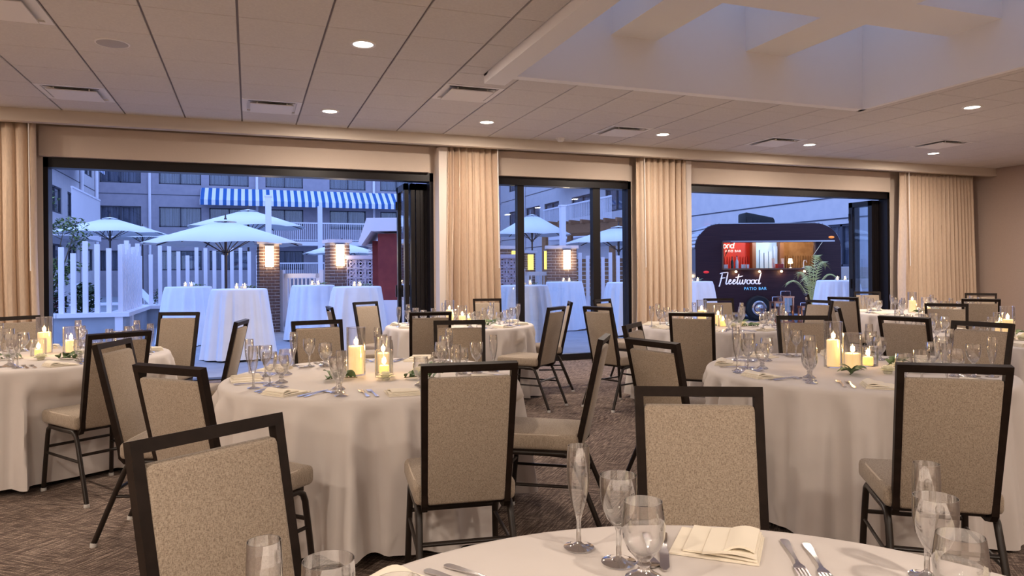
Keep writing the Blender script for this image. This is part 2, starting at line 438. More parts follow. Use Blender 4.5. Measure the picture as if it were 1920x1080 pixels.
# ---------------- curtains
def curtain(x0, x1, y, folds, seed, label, spread=0.0):
    r = random.Random(seed); nx = folds * 10; nz = 26; z0, z1 = .015, 2.975
    ph = [r.uniform(0, 2 * PI) for _ in range(4)]
    V = []; F = []
    for i in range(nz + 1):
        t = i / nz; z = z1 + (z0 - z1) * t
        for j in range(nx + 1):
            u = j / nx
            a = 2 * PI * folds * u + .55 * math.sin(2 * PI * 1.7 * u + ph[0]) + .7 * t * math.sin(2 * PI * 2.3 * u + ph[1])
            amp = .040 + .020 * math.sin(2 * PI * 1.3 * u + ph[2]) + .022 * t
            xx = x0 + (x1 - x0) * u + .010 * math.sin(a * 2 + ph[3]) + spread * t * (u - .35) + .012 * math.sin(7 * t + ph[3]) * t
            V.append((xx, y + amp * math.sin(a) + .012 * math.sin(5 * a + 3 * t) * t, z))
    for i in range(nz):
        for j in range(nx): F.append((i * (nx + 1) + j, i * (nx + 1) + j + 1, (i + 1) * (nx + 1) + j + 1, (i + 1) * (nx + 1) + j))
    t = thing('curtain', label, 'curtain', (0, 0, 0), 0, 'linen drapes on the window wall')
    me = MB().add(V, F).mesh('drape', 'curtain', 80)
    o = link('drape', me, t); md = o.modifiers.new('thick', 'SOLIDIFY'); md.thickness = .006
    return t
cy = 9.16
for a in ((-3.7, -2.20, 13, 1, 'floor-length tan curtain at the left edge of the picture', -2.24, .02),
          (2.50, 3.20, 8, 2, 'tan curtain between the folded black doors and the fixed window', 3.17, .10),
          (5.40, 6.22, 8, 3, 'tan curtain between the fixed window and the trailer opening', 5.45, .02),
          (10.62, 12.34, 19, 4, 'wide tan curtain in the far right corner of the room', 10.68, .14)):
    t = curtain(a[0], a[1], cy, a[2], a[3], a[4], a[6])
    MB().tube([(a[5], cy - .10, 2.96), (a[5] + .01, cy - .105, 1.35)], .006, 6).obj('pull_wand', 'wand', t)

# ================================================================== CEILING
T = .61
GX = -1.284; GY = 8.96
WX0, WX1, WYF = 2.22, 6.42, 6.03         # skylight well
WYN = 0.7
cl = MB()
zt = CZ + .03
# backing slab with the well opening cut out
for lo, hi in (((X0, Y0), (WX0 - .1, WY)), ((WX1 + .1, Y0), (X1, WY)), ((WX0 - .1, WYF + .1), (WX1 + .1, WY)), ((WX0 - .1, Y0), (WX1 + .1, WYN - .1))):
    cl.bb((lo[0], lo[1], CZ + .012), (hi[0], hi[1], CZ + .10))
ceiling = struct(cl.obj('ceiling', 'grid'))
VENT = {(-1.589, 8.045), (.241, 8.045), (2.071, 6.825), (4.511, 8.045), (6.951, 8.045), (9.391, 7.435), (-1.589, 5.605)}
DOWN = [(.851, 5.605), (.851, 8.045), (2.681, 8.045), (5.121, 8.045), (7.561, 8.045), (7.561, 5.605)]
tv, tf = rbox(T - .016, T - .007, .016, .003, 1)
tile_me = MB().add(tv, tf).mesh('tile', 'ceil')
def tile_piece(x0, x1, y0, y1):
    return MB().bb((x0 + .008, y0 + .0035, CZ - .004), (x1 - .008, y1 - .0035, CZ + .012)).mesh('tile', 'ceil')
i0 = math.floor((X0 - GX) / T); i1 = math.ceil((X1 - GX) / T)
for i in range(i0, i1):
    for j in range(8):
        x = GX + i * T; y1 = GY - j * T; y0 = y1 - T
        xa, xb = max(x, X0), min(x + T, X1)
        cxy = (round(x + T / 2, 3), round(y1 - T / 2, 3))
        if any(abs(cxy[0] - v[0]) < .1 and abs(cxy[1] - v[1]) < .1 for v in VENT): continue
        # cut by the well and its trim
        wx0, wx1, wyf = WX0 - .20, WX1 + .06, WYF + .10
        if y0 < wyf and xb > wx0 and xa < wx1:
            if y1 > wyf + .02: link('tile', tile_piece(xa, xb, wyf, y1), ceiling)
            yy1 = min(y1, wyf)
            if xa < wx0 - .03: link('tile', tile_piece(xa, wx0, y0, yy1), ceiling)
            if xb > wx1 + .03: link('tile', tile_piece(wx1, xb, y0, yy1), ceiling)
            continue
        if xb - xa > T - .02: link('tile', tile_me, ceiling, (x + T / 2, y1 - T / 2, CZ + .004))
        elif xb - xa > .05: link('tile', tile_piece(xa, xb, y0, y1), ceiling)
ye = GY - 8 * T
cr = MB()
for lo, hi in (((X0, Y0), (WX0 - .2, ye)), ((WX1 + .06, Y0), (X1, ye)), ((WX0 - .2, Y0), (WX1 + .06, WYN))):
    cr.bb((lo[0], lo[1], CZ - .004), (hi[0], hi[1], CZ + .012))
cr.obj('tile_field', 'ceil', ceiling)
# skylight well: side walls, beam grid, dropped trim
ZB = 3.565; ZT = 4.10
wl = MB()
wl.bb((WX0 - .1, WYN - .1, CZ + .0), (WX0, WYF + .1, ZT)); wl.bb((WX1, WYN - .1, CZ), (WX1 + .1, WYF + .1, ZT))
wl.bb((WX0, WYF, CZ), (WX1, WYF + .1, ZT)); wl.bb((WX0, WYN - .1, CZ), (WX1, WYN, ZT))
struct(wl.obj('wall_skylight', 'paint'))
bmz = MB()
for a, b in ((3.27, 3.78), (4.84, 5.37)): bmz.bb((a, WYN, ZB), (b, WYF, ZT - .06))
for a, b in ((4.47, 5.0), (2.90, 3.43), (1.33, 1.86)):
    for xa, xb in ((WX0, 3.27), (3.78, 4.84), (5.37, WX1)): bmz.bb((xa, a, ZB), (xb, b, ZT - .06))
struct(bmz.obj('trim_5', 'paint'))
skl = struct(MB().bb((WX0 - .1, WYN - .1, ZT + .02), (WX1 + .1, WYF + .1, ZT + .028)).obj('window_2', 'skylight'))  # unseen tinted pane added to warm the light falling into the well
tr = MB().bb((WX0 - .20, WYN, CZ - .085), (WX0 - .001, WYF + .10, CZ + .012)).bb((WX0 - .20, WYF + .001, CZ - .02), (WX1 + .06, WYF + .10, CZ + .012))
tr.bb((WX1 + .001, WYN, CZ - .02), (WX1 + .06, WYF + .10, CZ + .012))
struct(tr.obj('trim_6', 'paint'))

# ---------------- ceiling fittings
def downlight(x, y, label, vis):
    t = thing('downlight', label, 'ceiling light', (x, y, CZ), 0, 'recessed ceiling downlights')
    MB().lathe([(.078, -.012), (.098, -.014), (.102, -.004), (.078, -.004)], 28).obj('trim_ring', 'ring', t, 40)
    MB().lathe([(0, -.007), (.079, -.007), (.079, -.003), (0, -.003)], 28).obj('lens', 'lamp', t)
    l = bpy.data.lights.new('downlight_beam', 'AREA'); l.shape = 'DISK'; l.size = .15; l.energy = DOWNLIGHT_W; l.color = WARM
    o = bpy.data.objects.new('downlight_beam', l); C.objects.link(o); o.parent = t; o.location = (0, 0, -.02)
DL = ['large bright downlight nearest the picture top left of centre', 'downlight above the wide left doorway, near the cornice', 'downlight over the curtain beside the folded black doors',
      'downlight near the cornice above the curtain right of the fixed window', 'downlight near the cornice above the trailer opening', 'downlight on its own right of the skylight well']
for (x, y), l in zip(DOWN, DL): downlight(x, y, l, True)
k = 0
for x, y in [(a, b) for a in (-3.42, 7.561, 10.60) for b in (3.165, .725, -1.715)] + [(-1.589, .725), (-1.589, -1.715), (1.461, -.495), (1.461, -2.325), (4.511, -1.715)]:  # unseen lamps added to lift the dark foreground and side-light the cloth folds
        k += 1; downlight(x, y, 'added unseen downlight over the near half of the room', False)
for x, y in ((-3.42, 5.605), (-3.42, 8.045), (10.0, 8.045), (10.61, 5.605)):
    downlight(x, y, 'recessed downlight near a side wall', False)
VL = {(-1.589, 8.045): 'square air diffuser at the far left of the ceiling', (.241, 8.045): 'square air diffuser left of the small downlight over the doorway',
      (2.071, 6.825): 'square air diffuser beside the corner of the skylight well', (4.511, 8.045): 'square air diffuser beyond the middle of the skylight well',
      (6.951, 8.045): 'square air diffuser above the trailer opening', (9.391, 7.435): 'square air diffuser nearest the right wall', (-1.589, 5.605): 'square air diffuser cut by the top left picture corner'}
for (x, y), l in VL.items():
    t = thing('air_diffuser', l, 'vent', (x, y, CZ), 0, 'ceiling air diffusers')
    MB().prism([(-.297, -.3), (.297, -.3), (.297, .3), (-.297, .3)], -.006, .008, 'z', 0, [[(-.25, -.25), (-.25, .25), (.25, .25), (.25, -.25)]]).obj('frame', 'ring', t)
    MB().bb((-.29, -.29, .008), (.29, .29, .0115)).obj('backing', 'ring', t)
    MB().bb((-.235, -.249, .002), (.235, -.19, .0085)).obj('slot_shade', 'dark', t)  # dark strip paints the shade in the gap beside the plate
    p = MB(); p.bb((-.215, -.195, -.026), (.215, .235, -.018)); p.obj('face_plate', 'ring', t)
    for sx_ in (-1, 1): MB().bar((sx_ * .15, -.185, -.02), (sx_ * .15, -.185, .009), .012, .012).obj('hanger', 'ring', t)
t = thing('ceiling_speaker', 'round grey ceiling speaker grille at the upper left', 'speaker', (-.979, 6.215, CZ - .004))
MB().lathe([(0, -.006), (.105, -.006), (.112, -.003), (.112, 0)], 32).obj('grille', 'grille', t, 40)
MB().lathe([(.111, 0), (.111, -.008), (.122, -.006), (.124, 0)], 32).obj('rim', 'ring', t, 40)
t = thing('smoke_detector', 'small white smoke detector beside the cornice', 'detector', (3.95, 8.72, CZ - .004))
MB().lathe([(0, -.045), (.035, -.045), (.05, -.03), (.055, 0)], 20).obj('cover', 'ring', t, 40)
MB().lathe([(.055, 0), (.065, -.008), (.068, 0)], 20).obj('base', 'ring', t, 40)
# ================================================================== CHAIRS
def make_chair():
    t = thing('banquet_chair', '', 'chair')
    W = .36; H = .965; RC = math.tan(R(12.5)); zb = .40; yb = -.185
    def bp(x, z, off=0): return Vector((x, yb - (z - zb) * RC + off, z))     # on the reclined back plane
    # seat
    V, F = rbox(.42, .43, .082, .024, 3)
    V = [Vector((v.x * (1 - .06 * (-.5 * (v.y / .215) + .5)), v.y + .02, v.z + .452 + (.010 * (1 - (v.x / .21) ** 2) * (1 - (v.y / .215) ** 2) if v.z > 0 else 0))) for v in V]
    s = MB().add(V, F).obj('seat', 'fabric', t, 50)
    loop = []
    for i in range(33):
        a = 2 * PI * i / 32; c, s_ = math.cos(a), math.sin(a)
        x = .198 * (abs(c) ** .35) * (1 if c >= 0 else -1); y = .205 * (abs(s_) ** .35) * (1 if s_ >= 0 else -1)
        loop.append((x * (1 - .03 * (1 - y / .205)), y + .02, .487))
    MB().tube(loop, .0045, 5, cap=False).obj('piping', 'piping', s, 60)
    # back pad
    ph = H - .028 - .022 - (zb + .015)
    V, F = rbox(W - .046, .036, ph, .012, 2)
    pv = []
    for v in V:
        z = v.z + zb + .015 + ph / 2; k = 1 - .03 * (H - z) / .5
        bulge = .014 * (1 - (v.x / (W / 2)) ** 2) * (1 - (2 * v.z / ph) ** 2) if v.y > 0 else 0
        pv.append(bp(v.x * k, z, v.y + bulge))
    MB().add(pv, F).obj('back_pad', 'fabric', t, 50)
    # back frame: top rail and two posts that curl forward under the seat
    fr = MB()
    fr.bar(bp(-W / 2, H - .014), bp(W / 2, H - .014), .028, .028, 0, up=(0, -RC, 1))
    fr.obj('top_rail', 'frame', t)
    for sd in (-1, 1):
        m = MB(); x1 = sd * (W / 2 - .012); x0 = sd * (W / 2 - .020)
        path = [bp(x1, H - .002), bp(x0, .46), Vector((x0, yb - .008, .418)), Vector((x0, yb + .010, .398)), Vector((x0, yb + .05, .388)), Vector((x0, yb + .13, .392))]
        for i in range(len(path) - 1):
            a, b = path[i], path[i + 1]
            d = (b - a).normalized() * (.006 if i else 0)
            m.bar(a - d, b + d * .5, .024, .028, 0, up=(0, 1, .3))
        m.obj('back_post', 'frame', t)
    # legs
    for sd in (-1, 1):
        xf = sd * .185; zr = .395
        front = [(xf * 1.06, .235, .012), (xf * 1.03, .215, .20), (xf, .198, .345), (xf, .185, .378), (xf, .155, .396), (xf, .02, zr)]
        rear = [(xf * 1.03, -.315, .012), (xf, -.255, .16), (xf * .97, -.178, .345), (xf * .97, -.160, .380), (xf * .98, -.128, .396), (xf, .02, zr)]
        for P in (front, rear):
            l = MB().tube(P, .0135, 8).obj('leg', 'leg', t, 60)
            f = P[0]; MB().lathe([(0, 0), (.017, 0), (.016, .016), (.0135, .02)], 8, c=(f[0], f[1], 0)).obj('foot_glide', 'glide', l, 50)
        MB().tube([(xf * 1.02, .208, .235), (xf * .99, -.222, .235)], .008, 6).obj('side_stretcher', 'leg', t, 60)
    MB().tube([(-.19, .206, .27), (.19, .206, .27)], .009, 6).obj('stretcher', 'leg', t, 60)
    MB().tube([(-.18, -.205, .27), (.18, -.205, .27)], .009, 6).obj('stretcher', 'leg', t, 60)
    MB().bb((-.185, -.15, .392), (.185, .19, .412)).obj('seat_pan', 'leg', t)
    return t
chair0 = make_chair()
TOPOFF = .185 + .565 * math.tan(R(12.5))
# (x, y of the top rail centre, facing angle in degrees, label)
CH = [
 (-.65, 4.06, -16, 'chair left of the big left-hand table, its pale front pad turned to it'),
 (-.28, 2.87, 44, 'chair with its shaded brown back at the front left of the big left-hand table'),
 (.76, 2.50, 82, 'large chair seen from behind in front of the big left-hand table'),
 (1.71, 3.245, 146, 'chair seen side-on at the right of the big left-hand table, seat to the left'),
 (.45, 5.20, -80, 'chair facing the viewer behind the big left-hand table, left of its candles'),
 (1.37, 4.75, -104, 'chair facing the viewer behind the big left-hand table, right of its candles'),
 (-.705, 4.656, 124, 'chair at the near right of the left-edge table, pale seat showing to the left'),
 (-.05, 5.46, 168, 'chair seen edge-on at the right of the left-edge table'),
 (-.58, 6.90, -112, 'chair facing the viewer behind the left-edge table, before the patio tables'),
 (-1.80, 6.87, -54, 'chair behind the left-edge table against the left curtain'),
 (1.44, 5.87, 82, 'chair seen from behind at the near side of the table by the folded doors'),
 (1.26, 8.29, -58, 'slanted chair at the far left of the table by the folded doors'),
 (2.80, 8.45, -100, 'chair facing the viewer behind the table by the folded doors, before the curtain'),
 (2.73, 6.14, 130, 'near one of two side-on chairs at the right of the table by the folded doors'),
 (3.34, 7.14, 160, 'far one of two side-on chairs at the right of the table by the folded doors'),
 (.75, 7.29, 2, 'chair seen edge-on at the left of the table by the folded doors'),
 (3.30, 4.79, 46, 'chair seen from behind at the near left of the table before the trailer'),
 (3.07, 5.97, 20, 'near one of two chairs on the left of the table before the trailer'),
 (3.95, 7.56, -60, 'far one of two chairs on the left of the table before the trailer'),
 (5.22, 7.03, -106, 'chair facing the viewer behind the table before the trailer'),
 (5.84, 6.08, 182, 'chair on the right of the table before the trailer, seen from its side'),
 (3.76, 4.09, -117, 'chair facing the viewer behind the big right-hand table, left of its candles'),
 (2.28, 3.96, -46, 'chair at the far left of the big right-hand table, pale pad turned to the viewer'),
 (1.81, 2.96, 11, 'chair with warmly lit tan back at the left of the big right-hand table'),
 (2.30, 1.78, 54, 'large chair seen from behind in front of the big right-hand table'),
 (4.27, 3.11, 189, 'chair facing left behind the champagne flutes of the big right-hand table'),
 (4.285, 3.69, 11, 'tilted chair with brown back between the two right-hand tables'),
 (6.24, 4.90, -140, 'chair facing the viewer behind the right-edge table'),
 (4.86, 4.86, -40, 'chair at the far left of the right-edge table, behind the tall candle glass'),
 (7.49, 5.47, 38, 'chair seen from behind at the near side of the far corner table'),
 (9.16, 6.69, -146, 'chair at the right of the far corner table, against the right wall'),
 (8.62, 8.04, -126, 'chair facing the viewer behind the far corner table, beside the glass door'),
 (6.71, 6.62, 22, 'chair seen from behind at the left of the far corner table'),
 (7.21, 7.75, -38, 'chair seen edge-on with lit pad behind the trailer-side table, near the palm'),
 (-.084, 1.70, -56, 'large foreground chair at the lower left, front of its back pad in view'),
 (1.21, 1.73, -116, 'large foreground chair behind the nearest table, front of its back pad in view'),
]
for i, (x, y, a, lab) in enumerate(CH):
    d = Vector((math.cos(R(a)), math.sin(R(a)), 0)); p = Vector((x, y, 0)) + d * TOPOFF
    if i == 0:
        chair0.location = p; chair0.rotation_euler = (0, 0, R(a - 90)); chair0['label'] = lab; chair0['group'] = 'banquet chairs'
    else: dup(chair0, p, R(a - 90), lab, 'banquet chairs')

# ================================================================== TABLES
ZT_ = .735; TR_ = .79
TABLES = {
 'T1': (-1.34, 5.76, 'left-edge table'), 'T2': (.64, 3.95, 'big left-hand table'), 'T3': (2.13, 7.36, 'table by the folded doors'),
 'T4': (3.20, 3.10, 'big right-hand table'), 'T5': (4.45, 6.02, 'table before the trailer'), 'T6': (8.09, 6.74, 'far corner table'),
 'T7': (5.62, 4.02, 'right-edge table'), 'T8': (.57, .64, 'nearest table')}
SEATS = {'T1': [14, 58, 102, 246, 290, 332], 'T2': [176, 224, 273, 322, 10, 54, 99, 141], 'T3': [15, 65, 110, 160, 205, 250, 295, 335],
         'T4': [10, 54, 97, 140, 183, 236, 282, 327], 'T5': [5, 50, 95, 140, 184, 228, 273, 318], 'T6': [0, 45, 90, 135, 180, 225, 270, 315],
         'T7': [60, 105, 150, 190, 235], 'T8': [3, 60, 122]}
CHP = []
for x, y, a, lab in CH:
    d = Vector((math.cos(R(a)), math.sin(R(a)), 0)); CHP.append((Vector((x, y, 0)) + d * TOPOFF, d))
def smooth01(t): t = max(0., min(1., t)); return t * t * (3 - 2 * t)
def cloth(cx, cy, r, zt, drop, nf, seed, flare, amp, mat_, sharp=1.0, hemz=.012):
    q = random.Random(seed); n = 288; rows = 18; V = []; F = []
    ph = [q.uniform(0, 2 * PI) for _ in range(6)]
    def fold(th):
        a = nf * th + 1.1 * math.sin(2 * th + ph[0]) + .9 * math.sin(3 * th + ph[1])
        s = math.sin(a); s = math.sin(a) + .30 * math.sin(2 * a + ph[3]) + .12 * math.sin(3 * a + ph[4])
        return s * (.68 + .32 * math.sin(5 * th + ph[2]))
    near = [(p_, d_) for p_, d_ in CHP if r > .5 and math.hypot(p_.x - cx, p_.y - cy) < 1.25 and (Vector((cx, cy, 0)) - p_).dot(d_) > .3]
    V.append((0, 0, 0))
    prof = [(r * .5, 0, 0), (r - .02, 0, 0), (r - .004, -.004, 0), (r + .004, -.014, 0.0)]
    for i in range(rows + 1):
        t = i / rows; prof.append((r + .008 + flare * t, -.03 - (drop - .03) * t, t))
    for pr_, dz, t in prof:
        for j in range(n):
            th = 2 * PI * j / n; f_ = fold(th); k = t ** .4
            rr = pr_ + amp * k * f_ * (1 if f_ > 0 else .8)
            hz = dz + (hemz * (.5 + .5 * math.sin(3 * th + ph[4])) + .018 * max(0, math.sin(2 * th + ph[5]))) * t
            x, y = rr * math.cos(th), rr * math.sin(th)
            for cp, cd in near:          # a seat pushed against the cloth presses it in
                lx = (cx + x - cp.x) * cd.y - (cy + y - cp.y) * cd.x; ly = (cx + x - cp.x) * cd.x + (cy + y - cp.y) * cd.y
                if ly < -.45 or t == 0: continue
                w_ = smooth01((.315 - abs(lx)) / .065) * smooth01((.635 - (zt + hz)) / .095)
                if ly < .268 and w_ > 0: x += cd.x * (.268 - ly) * w_; y += cd.y * (.268 - ly) * w_
            V.append((x, y, hz))
    for j in range(n): F.append((0, 1 + j, 1 + (j + 1) % n))
    for i in range(len(prof) - 1):
        for j in range(n):
            a = 1 + i * n; b = a + n
            F.append((a + j, a + (j + 1) % n, b + (j + 1) % n, b + j))
    return MB().add(V, F).obj('tablecloth', mat_, None, 70, (cx, cy, zt))
for i, (kk, (cx, cy_, nm)) in enumerate(TABLES.items()):
    t = thing('banquet_table', 'round banquet table hidden under the white cloth of the ' + nm, 'table', (cx, cy_, 0), 0, 'round banquet tables')
    MB().lathe([(0, .70), (TR_ - .03, .70), (TR_ - .02, .715), (TR_ - .03, .728), (0, .728)], 40).obj('tabletop', 'wood', t)
    for a in (45, 135, 225, 315):
        MB().tube([(.22 * math.cos(R(a)), .22 * math.sin(R(a)), .70), (.28 * math.cos(R(a)), .28 * math.sin(R(a)), 0)], .016, 6).obj('leg', 'leg', t)
    c = cloth(cx, cy_, TR_, ZT_, .72, 21 + i % 3, 20 + i, .06, .080, 'cloth', hemz=.03)
    tag(c, 'floor-length white cloth over the ' + nm, 'tablecloth', 'white round tablecloths')

# ================================================================== PLACE SETTINGS
def glass_mesh(name, prof, foot):
    top = max(z for r, z in prof); ks = [1 if (z < foot or z > top - .001) else 0 for (r, z) in prof[:-1]]
    return MB().lathe(prof, 24, ks=ks).mesh(name, ['glass', 'foot'], 50)
flute_me = glass_mesh('flute', [(0, 0), (.030, 0), (.031, .003), (.012, .007), (.005, .014), (.0045, .055), (.007, .068), (.014, .090), (.0205, .120), (.0235, .150), (.0235, .180), (.022, .209), (.0212, .209), (.0225, .18), (.0225, .15), (.0195, .121), (.013, .092), (.006, .072), (0, .070)], .068)
wine_me = glass_mesh('wine', [(0, 0), (.033, 0), (.034, .003), (.014, .007), (.0055, .014), (.005, .062), (.009, .072), (.022, .086), (.031, .105), (.0355, .130), (.0362, .150), (.0355, .170), (.0345, .170), (.0352, .15), (.0345, .13), (.030, .106), (.021, .088), (.008, .076), (0, .074)], .07)
gob_me = glass_mesh('goblet', [(0, 0), (.033, 0), (.034, .004), (.026, .009), (.012, .017), (.010, .024), (.014, .029), (.010, .034), (.016, .041), (.029, .055), (.0385, .078), (.0405, .098), (.038, .122), (.035, .143), (.034, .143), (.037, .122), (.0395, .098), (.0375, .079), (.028, .058), (.012, .045), (0, .044)], .04)
def napkin_mesh():
    m = MB()
    def leafy(x0, x1, y0, y1, z, th, sk=0, lift=0):
        V = []; n = 6
        for s_, zz in ((0, 0), (1, th)):
            for i in range(n + 1):
                u = i / n
                for w in (0, 1):
                    x = x0 + (x1 - x0) * u; y = y0 + (y1 - y0) * w + sk * u
                    V.append((x, y, z + zz + lift * math.sin(PI * u) * (1 if w else .6)))
        F = []; o = 2 * (n + 1)
        for i in range(n):
            F.append((2 * i, 2 * i + 1, 2 * i + 3, 2 * i + 2)); F.append((o + 2 * i, o + 2 * i + 2, o + 2 * i + 3, o + 2 * i + 1))
            F.append((2 * i, 2 * i + 2, o + 2 * i + 2, o + 2 * i)); F.append((2 * i + 1, o + 2 * i + 1, o + 2 * i + 3, 2 * i + 3))
        F.append((0, o, o + 1, 1)); F.append((2 * n, 2 * n + 1, o + 2 * n + 1, o + 2 * n))
        m.add(V, F)
    leafy(-.085, .085, -.075, .075, 0.0, .004, .004)
    leafy(-.082, .060, -.072, .074, .005, .004, -.006, .002)
    leafy(-.080, .020, -.070, .072, .010, .005, .010, .006)
    leafy(-.076, -.02, -.068, .060, .017, .005, .016, .010)
    return m.mesh('napkin', 'napkin', 40)
def cutlery(kind):
    m = MB(); L = .19
    def ribbon(prof, th=.0022):      # (y, halfwidth, z)
        V = []; F = []; n = len(prof)
        for dz in (0, th):
            for y, w, z in prof: V += [(-w, y, z + dz), (w, y, z + dz)]
        o = 2 * n
        for i in range(n - 1):
            F += [(2 * i, 2 * i + 1, 2 * i + 3, 2 * i + 2), (o + 2 * i, o + 2 * i + 2, o + 2 * i + 3, o + 2 * i + 1),
                  (2 * i, 2 * i + 2, o + 2 * i + 2, o + 2 * i), (2 * i + 1, o + 2 * i + 1, o + 2 * i + 3, 2 * i + 3)]
        F += [(0, o, o + 1, 1), (2 * n - 2, 2 * n - 1, o + 2 * n - 1, o + 2 * n - 2)]
        m.add(V, F)
    hand = [(-.095, .004, .001), (-.090, .0085, .001), (-.07, .0085, .002), (-.03, .0045, .004), (.02, .003, .005)]
    if kind == 'fork':
        ribbon(hand + [(.035, .004, .004), (.045, .0105, .002), (.055, .0115, .002)])
        for x in (-.0095, -.0032, .0032, .0095): m.bar((x, .055, .003), (x, .096, .005), .0036, .002)
    elif kind == 'knife':
        ribbon(hand[:3] + [(-.02, .006, .003), (0, .006, .003), (.02, .009, .002), (.09, .009, .002), (.105, .003, .002)])
    else:
        ribbon(hand + [(.035, .004, .004), (.045, .012, .001), (.06, .019, -.0005), (.075, .018, .0005), (.088, .010, .003), (.092, .003, .004)])
    return m.mesh(kind, 'steel', 40)
nap_me = napkin_mesh(); CUT = {k: cutlery(k) for k in ('fork', 'knife', 'spoon')}
WORDS = ['far', 'far-left', 'left', 'near-left', 'near', 'near-right', 'right', 'far-right']
from itertools import combinations
def side_words(angs):
    rel = [(a - 69.6) % 360 for a in angs]; order = sorted(range(len(angs)), key=lambda i: rel[i]); best = None
    for cb in combinations(range(8), len(angs)):
        for sh_ in range(len(angs)):
            c = cb[sh_:] + cb[:sh_]
            e = sum(min(abs(rel[i] - 45 * k), 360 - abs(rel[i] - 45 * k)) ** 2 for i, k in zip(order, c))
            if best is None or e < best[0]: best = (e, {angs[i]: WORDS[k] for i, k in zip(order, c)})
    return best[1]
SET = {'T1': SEATS['T1'], **{k: v for k, v in SEATS.items() if k != 'T1'}}
for tb, angs in SET.items():
    cx, cy_, nm = TABLES[tb]
    sw = side_words(angs)
    for a in angs:
        w = sw[a]; where = ' at the %s place of the %s' % (w, nm)
        q = random.Random(int(a * 7 + cx * 100))
        def at(r, da):
            aa = R(a + da); return (cx + r * math.cos(aa), cy_ + r * math.sin(aa), ZT_ + .001)
        rot = R(a + 90)        # local +y points to the table centre
        jj = lambda s=.012: q.uniform(-s, s)
        g = []
        g.append(('water_goblet', gob_me, at(.50 + jj(), 17 + jj(1.5)), 0, 'short-stemmed water goblet', 'glass', 'water goblets'))
        g.append(('wine_glass', wine_me, at(.585 + jj(), 21.5 + jj(1.5)), 0, 'clear wine glass', 'glass', 'wine glasses'))
        g.append(('champagne_flute', flute_me, at(.668 + jj(), 25 + jj(1.2)), 0, 'tall champagne flute', 'glass', 'champagne flutes'))
        g.append(('napkin', nap_me, at(.66, jj(1.5)), rot + jj(.25) + PI / 2 * q.choice((0, 0, 1)), 'folded ivory napkin', 'napkin', 'folded napkins'))
        g.append(('fork', CUT['fork'], at(.63, -12.2), rot + jj(.03), 'inner fork', 'fork', 'forks'))
        g.append(('fork', CUT['fork'], at(.625, -16.0), rot + jj(.03), 'outer fork', 'fork', 'forks'))
        g.append(('knife', CUT['knife'], at(.63, 10.5), rot + jj(.06), 'table knife', 'knife', 'knives'))
        g.append(('spoon', CUT['spoon'], at(.63, 13.4), rot + jj(.06), 'teaspoon', 'spoon', 'spoons'))
        for nme, me, loc, rz, lab, cat, grp in g:
            tag(link(nme, me, None, loc, rz), lab + where, cat, grp)

# ================================================================== CENTREPIECES
def vase_me(r, h):
    return MB().lathe([(0, .004), (r - .004, .004), (r - .003, .006), (r - .0035, h - .003), (r - .003, h), (r + .0005, h), (r, h - .004), (r, 0), (0, 0)], 28, ks=[1, 1, 0, 1, 1, 1, 0, 1]).mesh('hurricane', ['glass', 'foot'], 40)
VM = {}
def hurricane(loc, r, h, label):
    key = (r, h)
    if key not in VM: VM[key] = vase_me(r, h)
    tag(link('candle_glass', VM[key], None, loc), label, 'candle holder', 'glass candle cylinders')
flame_me = MB().lathe([(0, 0), (.0035, .004), (.0055, .011), (.0045, .020), (.002, .030), (0, .037)], 10).mesh('flame', 'flame', 60)
CM = {}
def candle(loc, r, h, label, w=1.2, m='wax'):
    key = (r, h, m)
    if key not in CM: CM[key] = MB().lathe([(0, 0), (r, 0), (r, h - .004), (r - .004, h), (r * .6, h - .003), (0, h - .006)], 24).mesh('wax', m, 40)
    t = thing('candle', label, 'candle', loc, 0, 'lit candles')
    link('wax', CM[key], t)
    MB().tube([(0, 0, h - .006), (.001, 0, h + .008)], .001, 5).obj('wick', 'wick', t)
    link('flame', flame_me, t, (0, 0, h + .004)).scale = (1.3, 1.3, 1.25)
    if w: lamp_point('candle_glow', (0, 0, h + .024), w * 2.2, (1.0, .58, .22), .012, t)
def rose(loc, s, label):
    m = MB(); q = random.Random(int(loc[0] * 991))
    for ring, (n, r, h, op) in enumerate(((3, .010, .030, .15), (5, .018, .028, .35), (6, .027, .022, .7), (7, .034, .014, 1.1))):
        for k in range(n):
            a = 2 * PI * k / n + ring * .6; V = []; F = []
            for i in range(4):
                u = i / 3
                for j in range(5):
                    b = a + (j - 2) * .30 * (1.1 if ring else 1.5) * (6 / max(n, 4)) * .9
                    rr = (r * (.35 + .65 * u) + .010 * op * u * u) * s; z = (h * u * (1 if abs(j - 2) < 2 else .82) - .004 * op * (u ** 3)) * s
                    V.append((rr * math.cos(b), rr * math.sin(b), z + .010 * s))
            for i in range(3):
                for j in range(4): F.append((i * 5 + j, i * 5 + j + 1, i * 5 + j + 6, i * 5 + j + 5))
            m.add(V, F)
    m.lathe([(0, 0), (.016 * s, 0), (.022 * s, .012 * s), (0, .014 * s)], 10)
    tag(m.obj('rose', 'petal', None, 70, loc), label, 'flower', 'cream roses')
leaf_me = None
def leaf_mesh(L=.065, W=.030):
    V = []; F = []
    for i in range(7):
        u = i / 6; w = W / 2 * math.sin(PI * min(1, u * .93 + .07)) ** .8
        if i == 6: w = .001
        y = L * u; z = .010 * math.sin(PI * u)
        V += [(-w, y, z + w * .35), (0, y, z), (w, y, z + w * .35)]
    for i in range(6):
        for j in (0, 1): F.append((3 * i + j, 3 * i + j + 1, 3 * i + j + 4, 3 * i + j + 3))
    return MB().add(V, F).mesh('leaf', 'leaf', 70)
leaf_me = leaf_mesh()
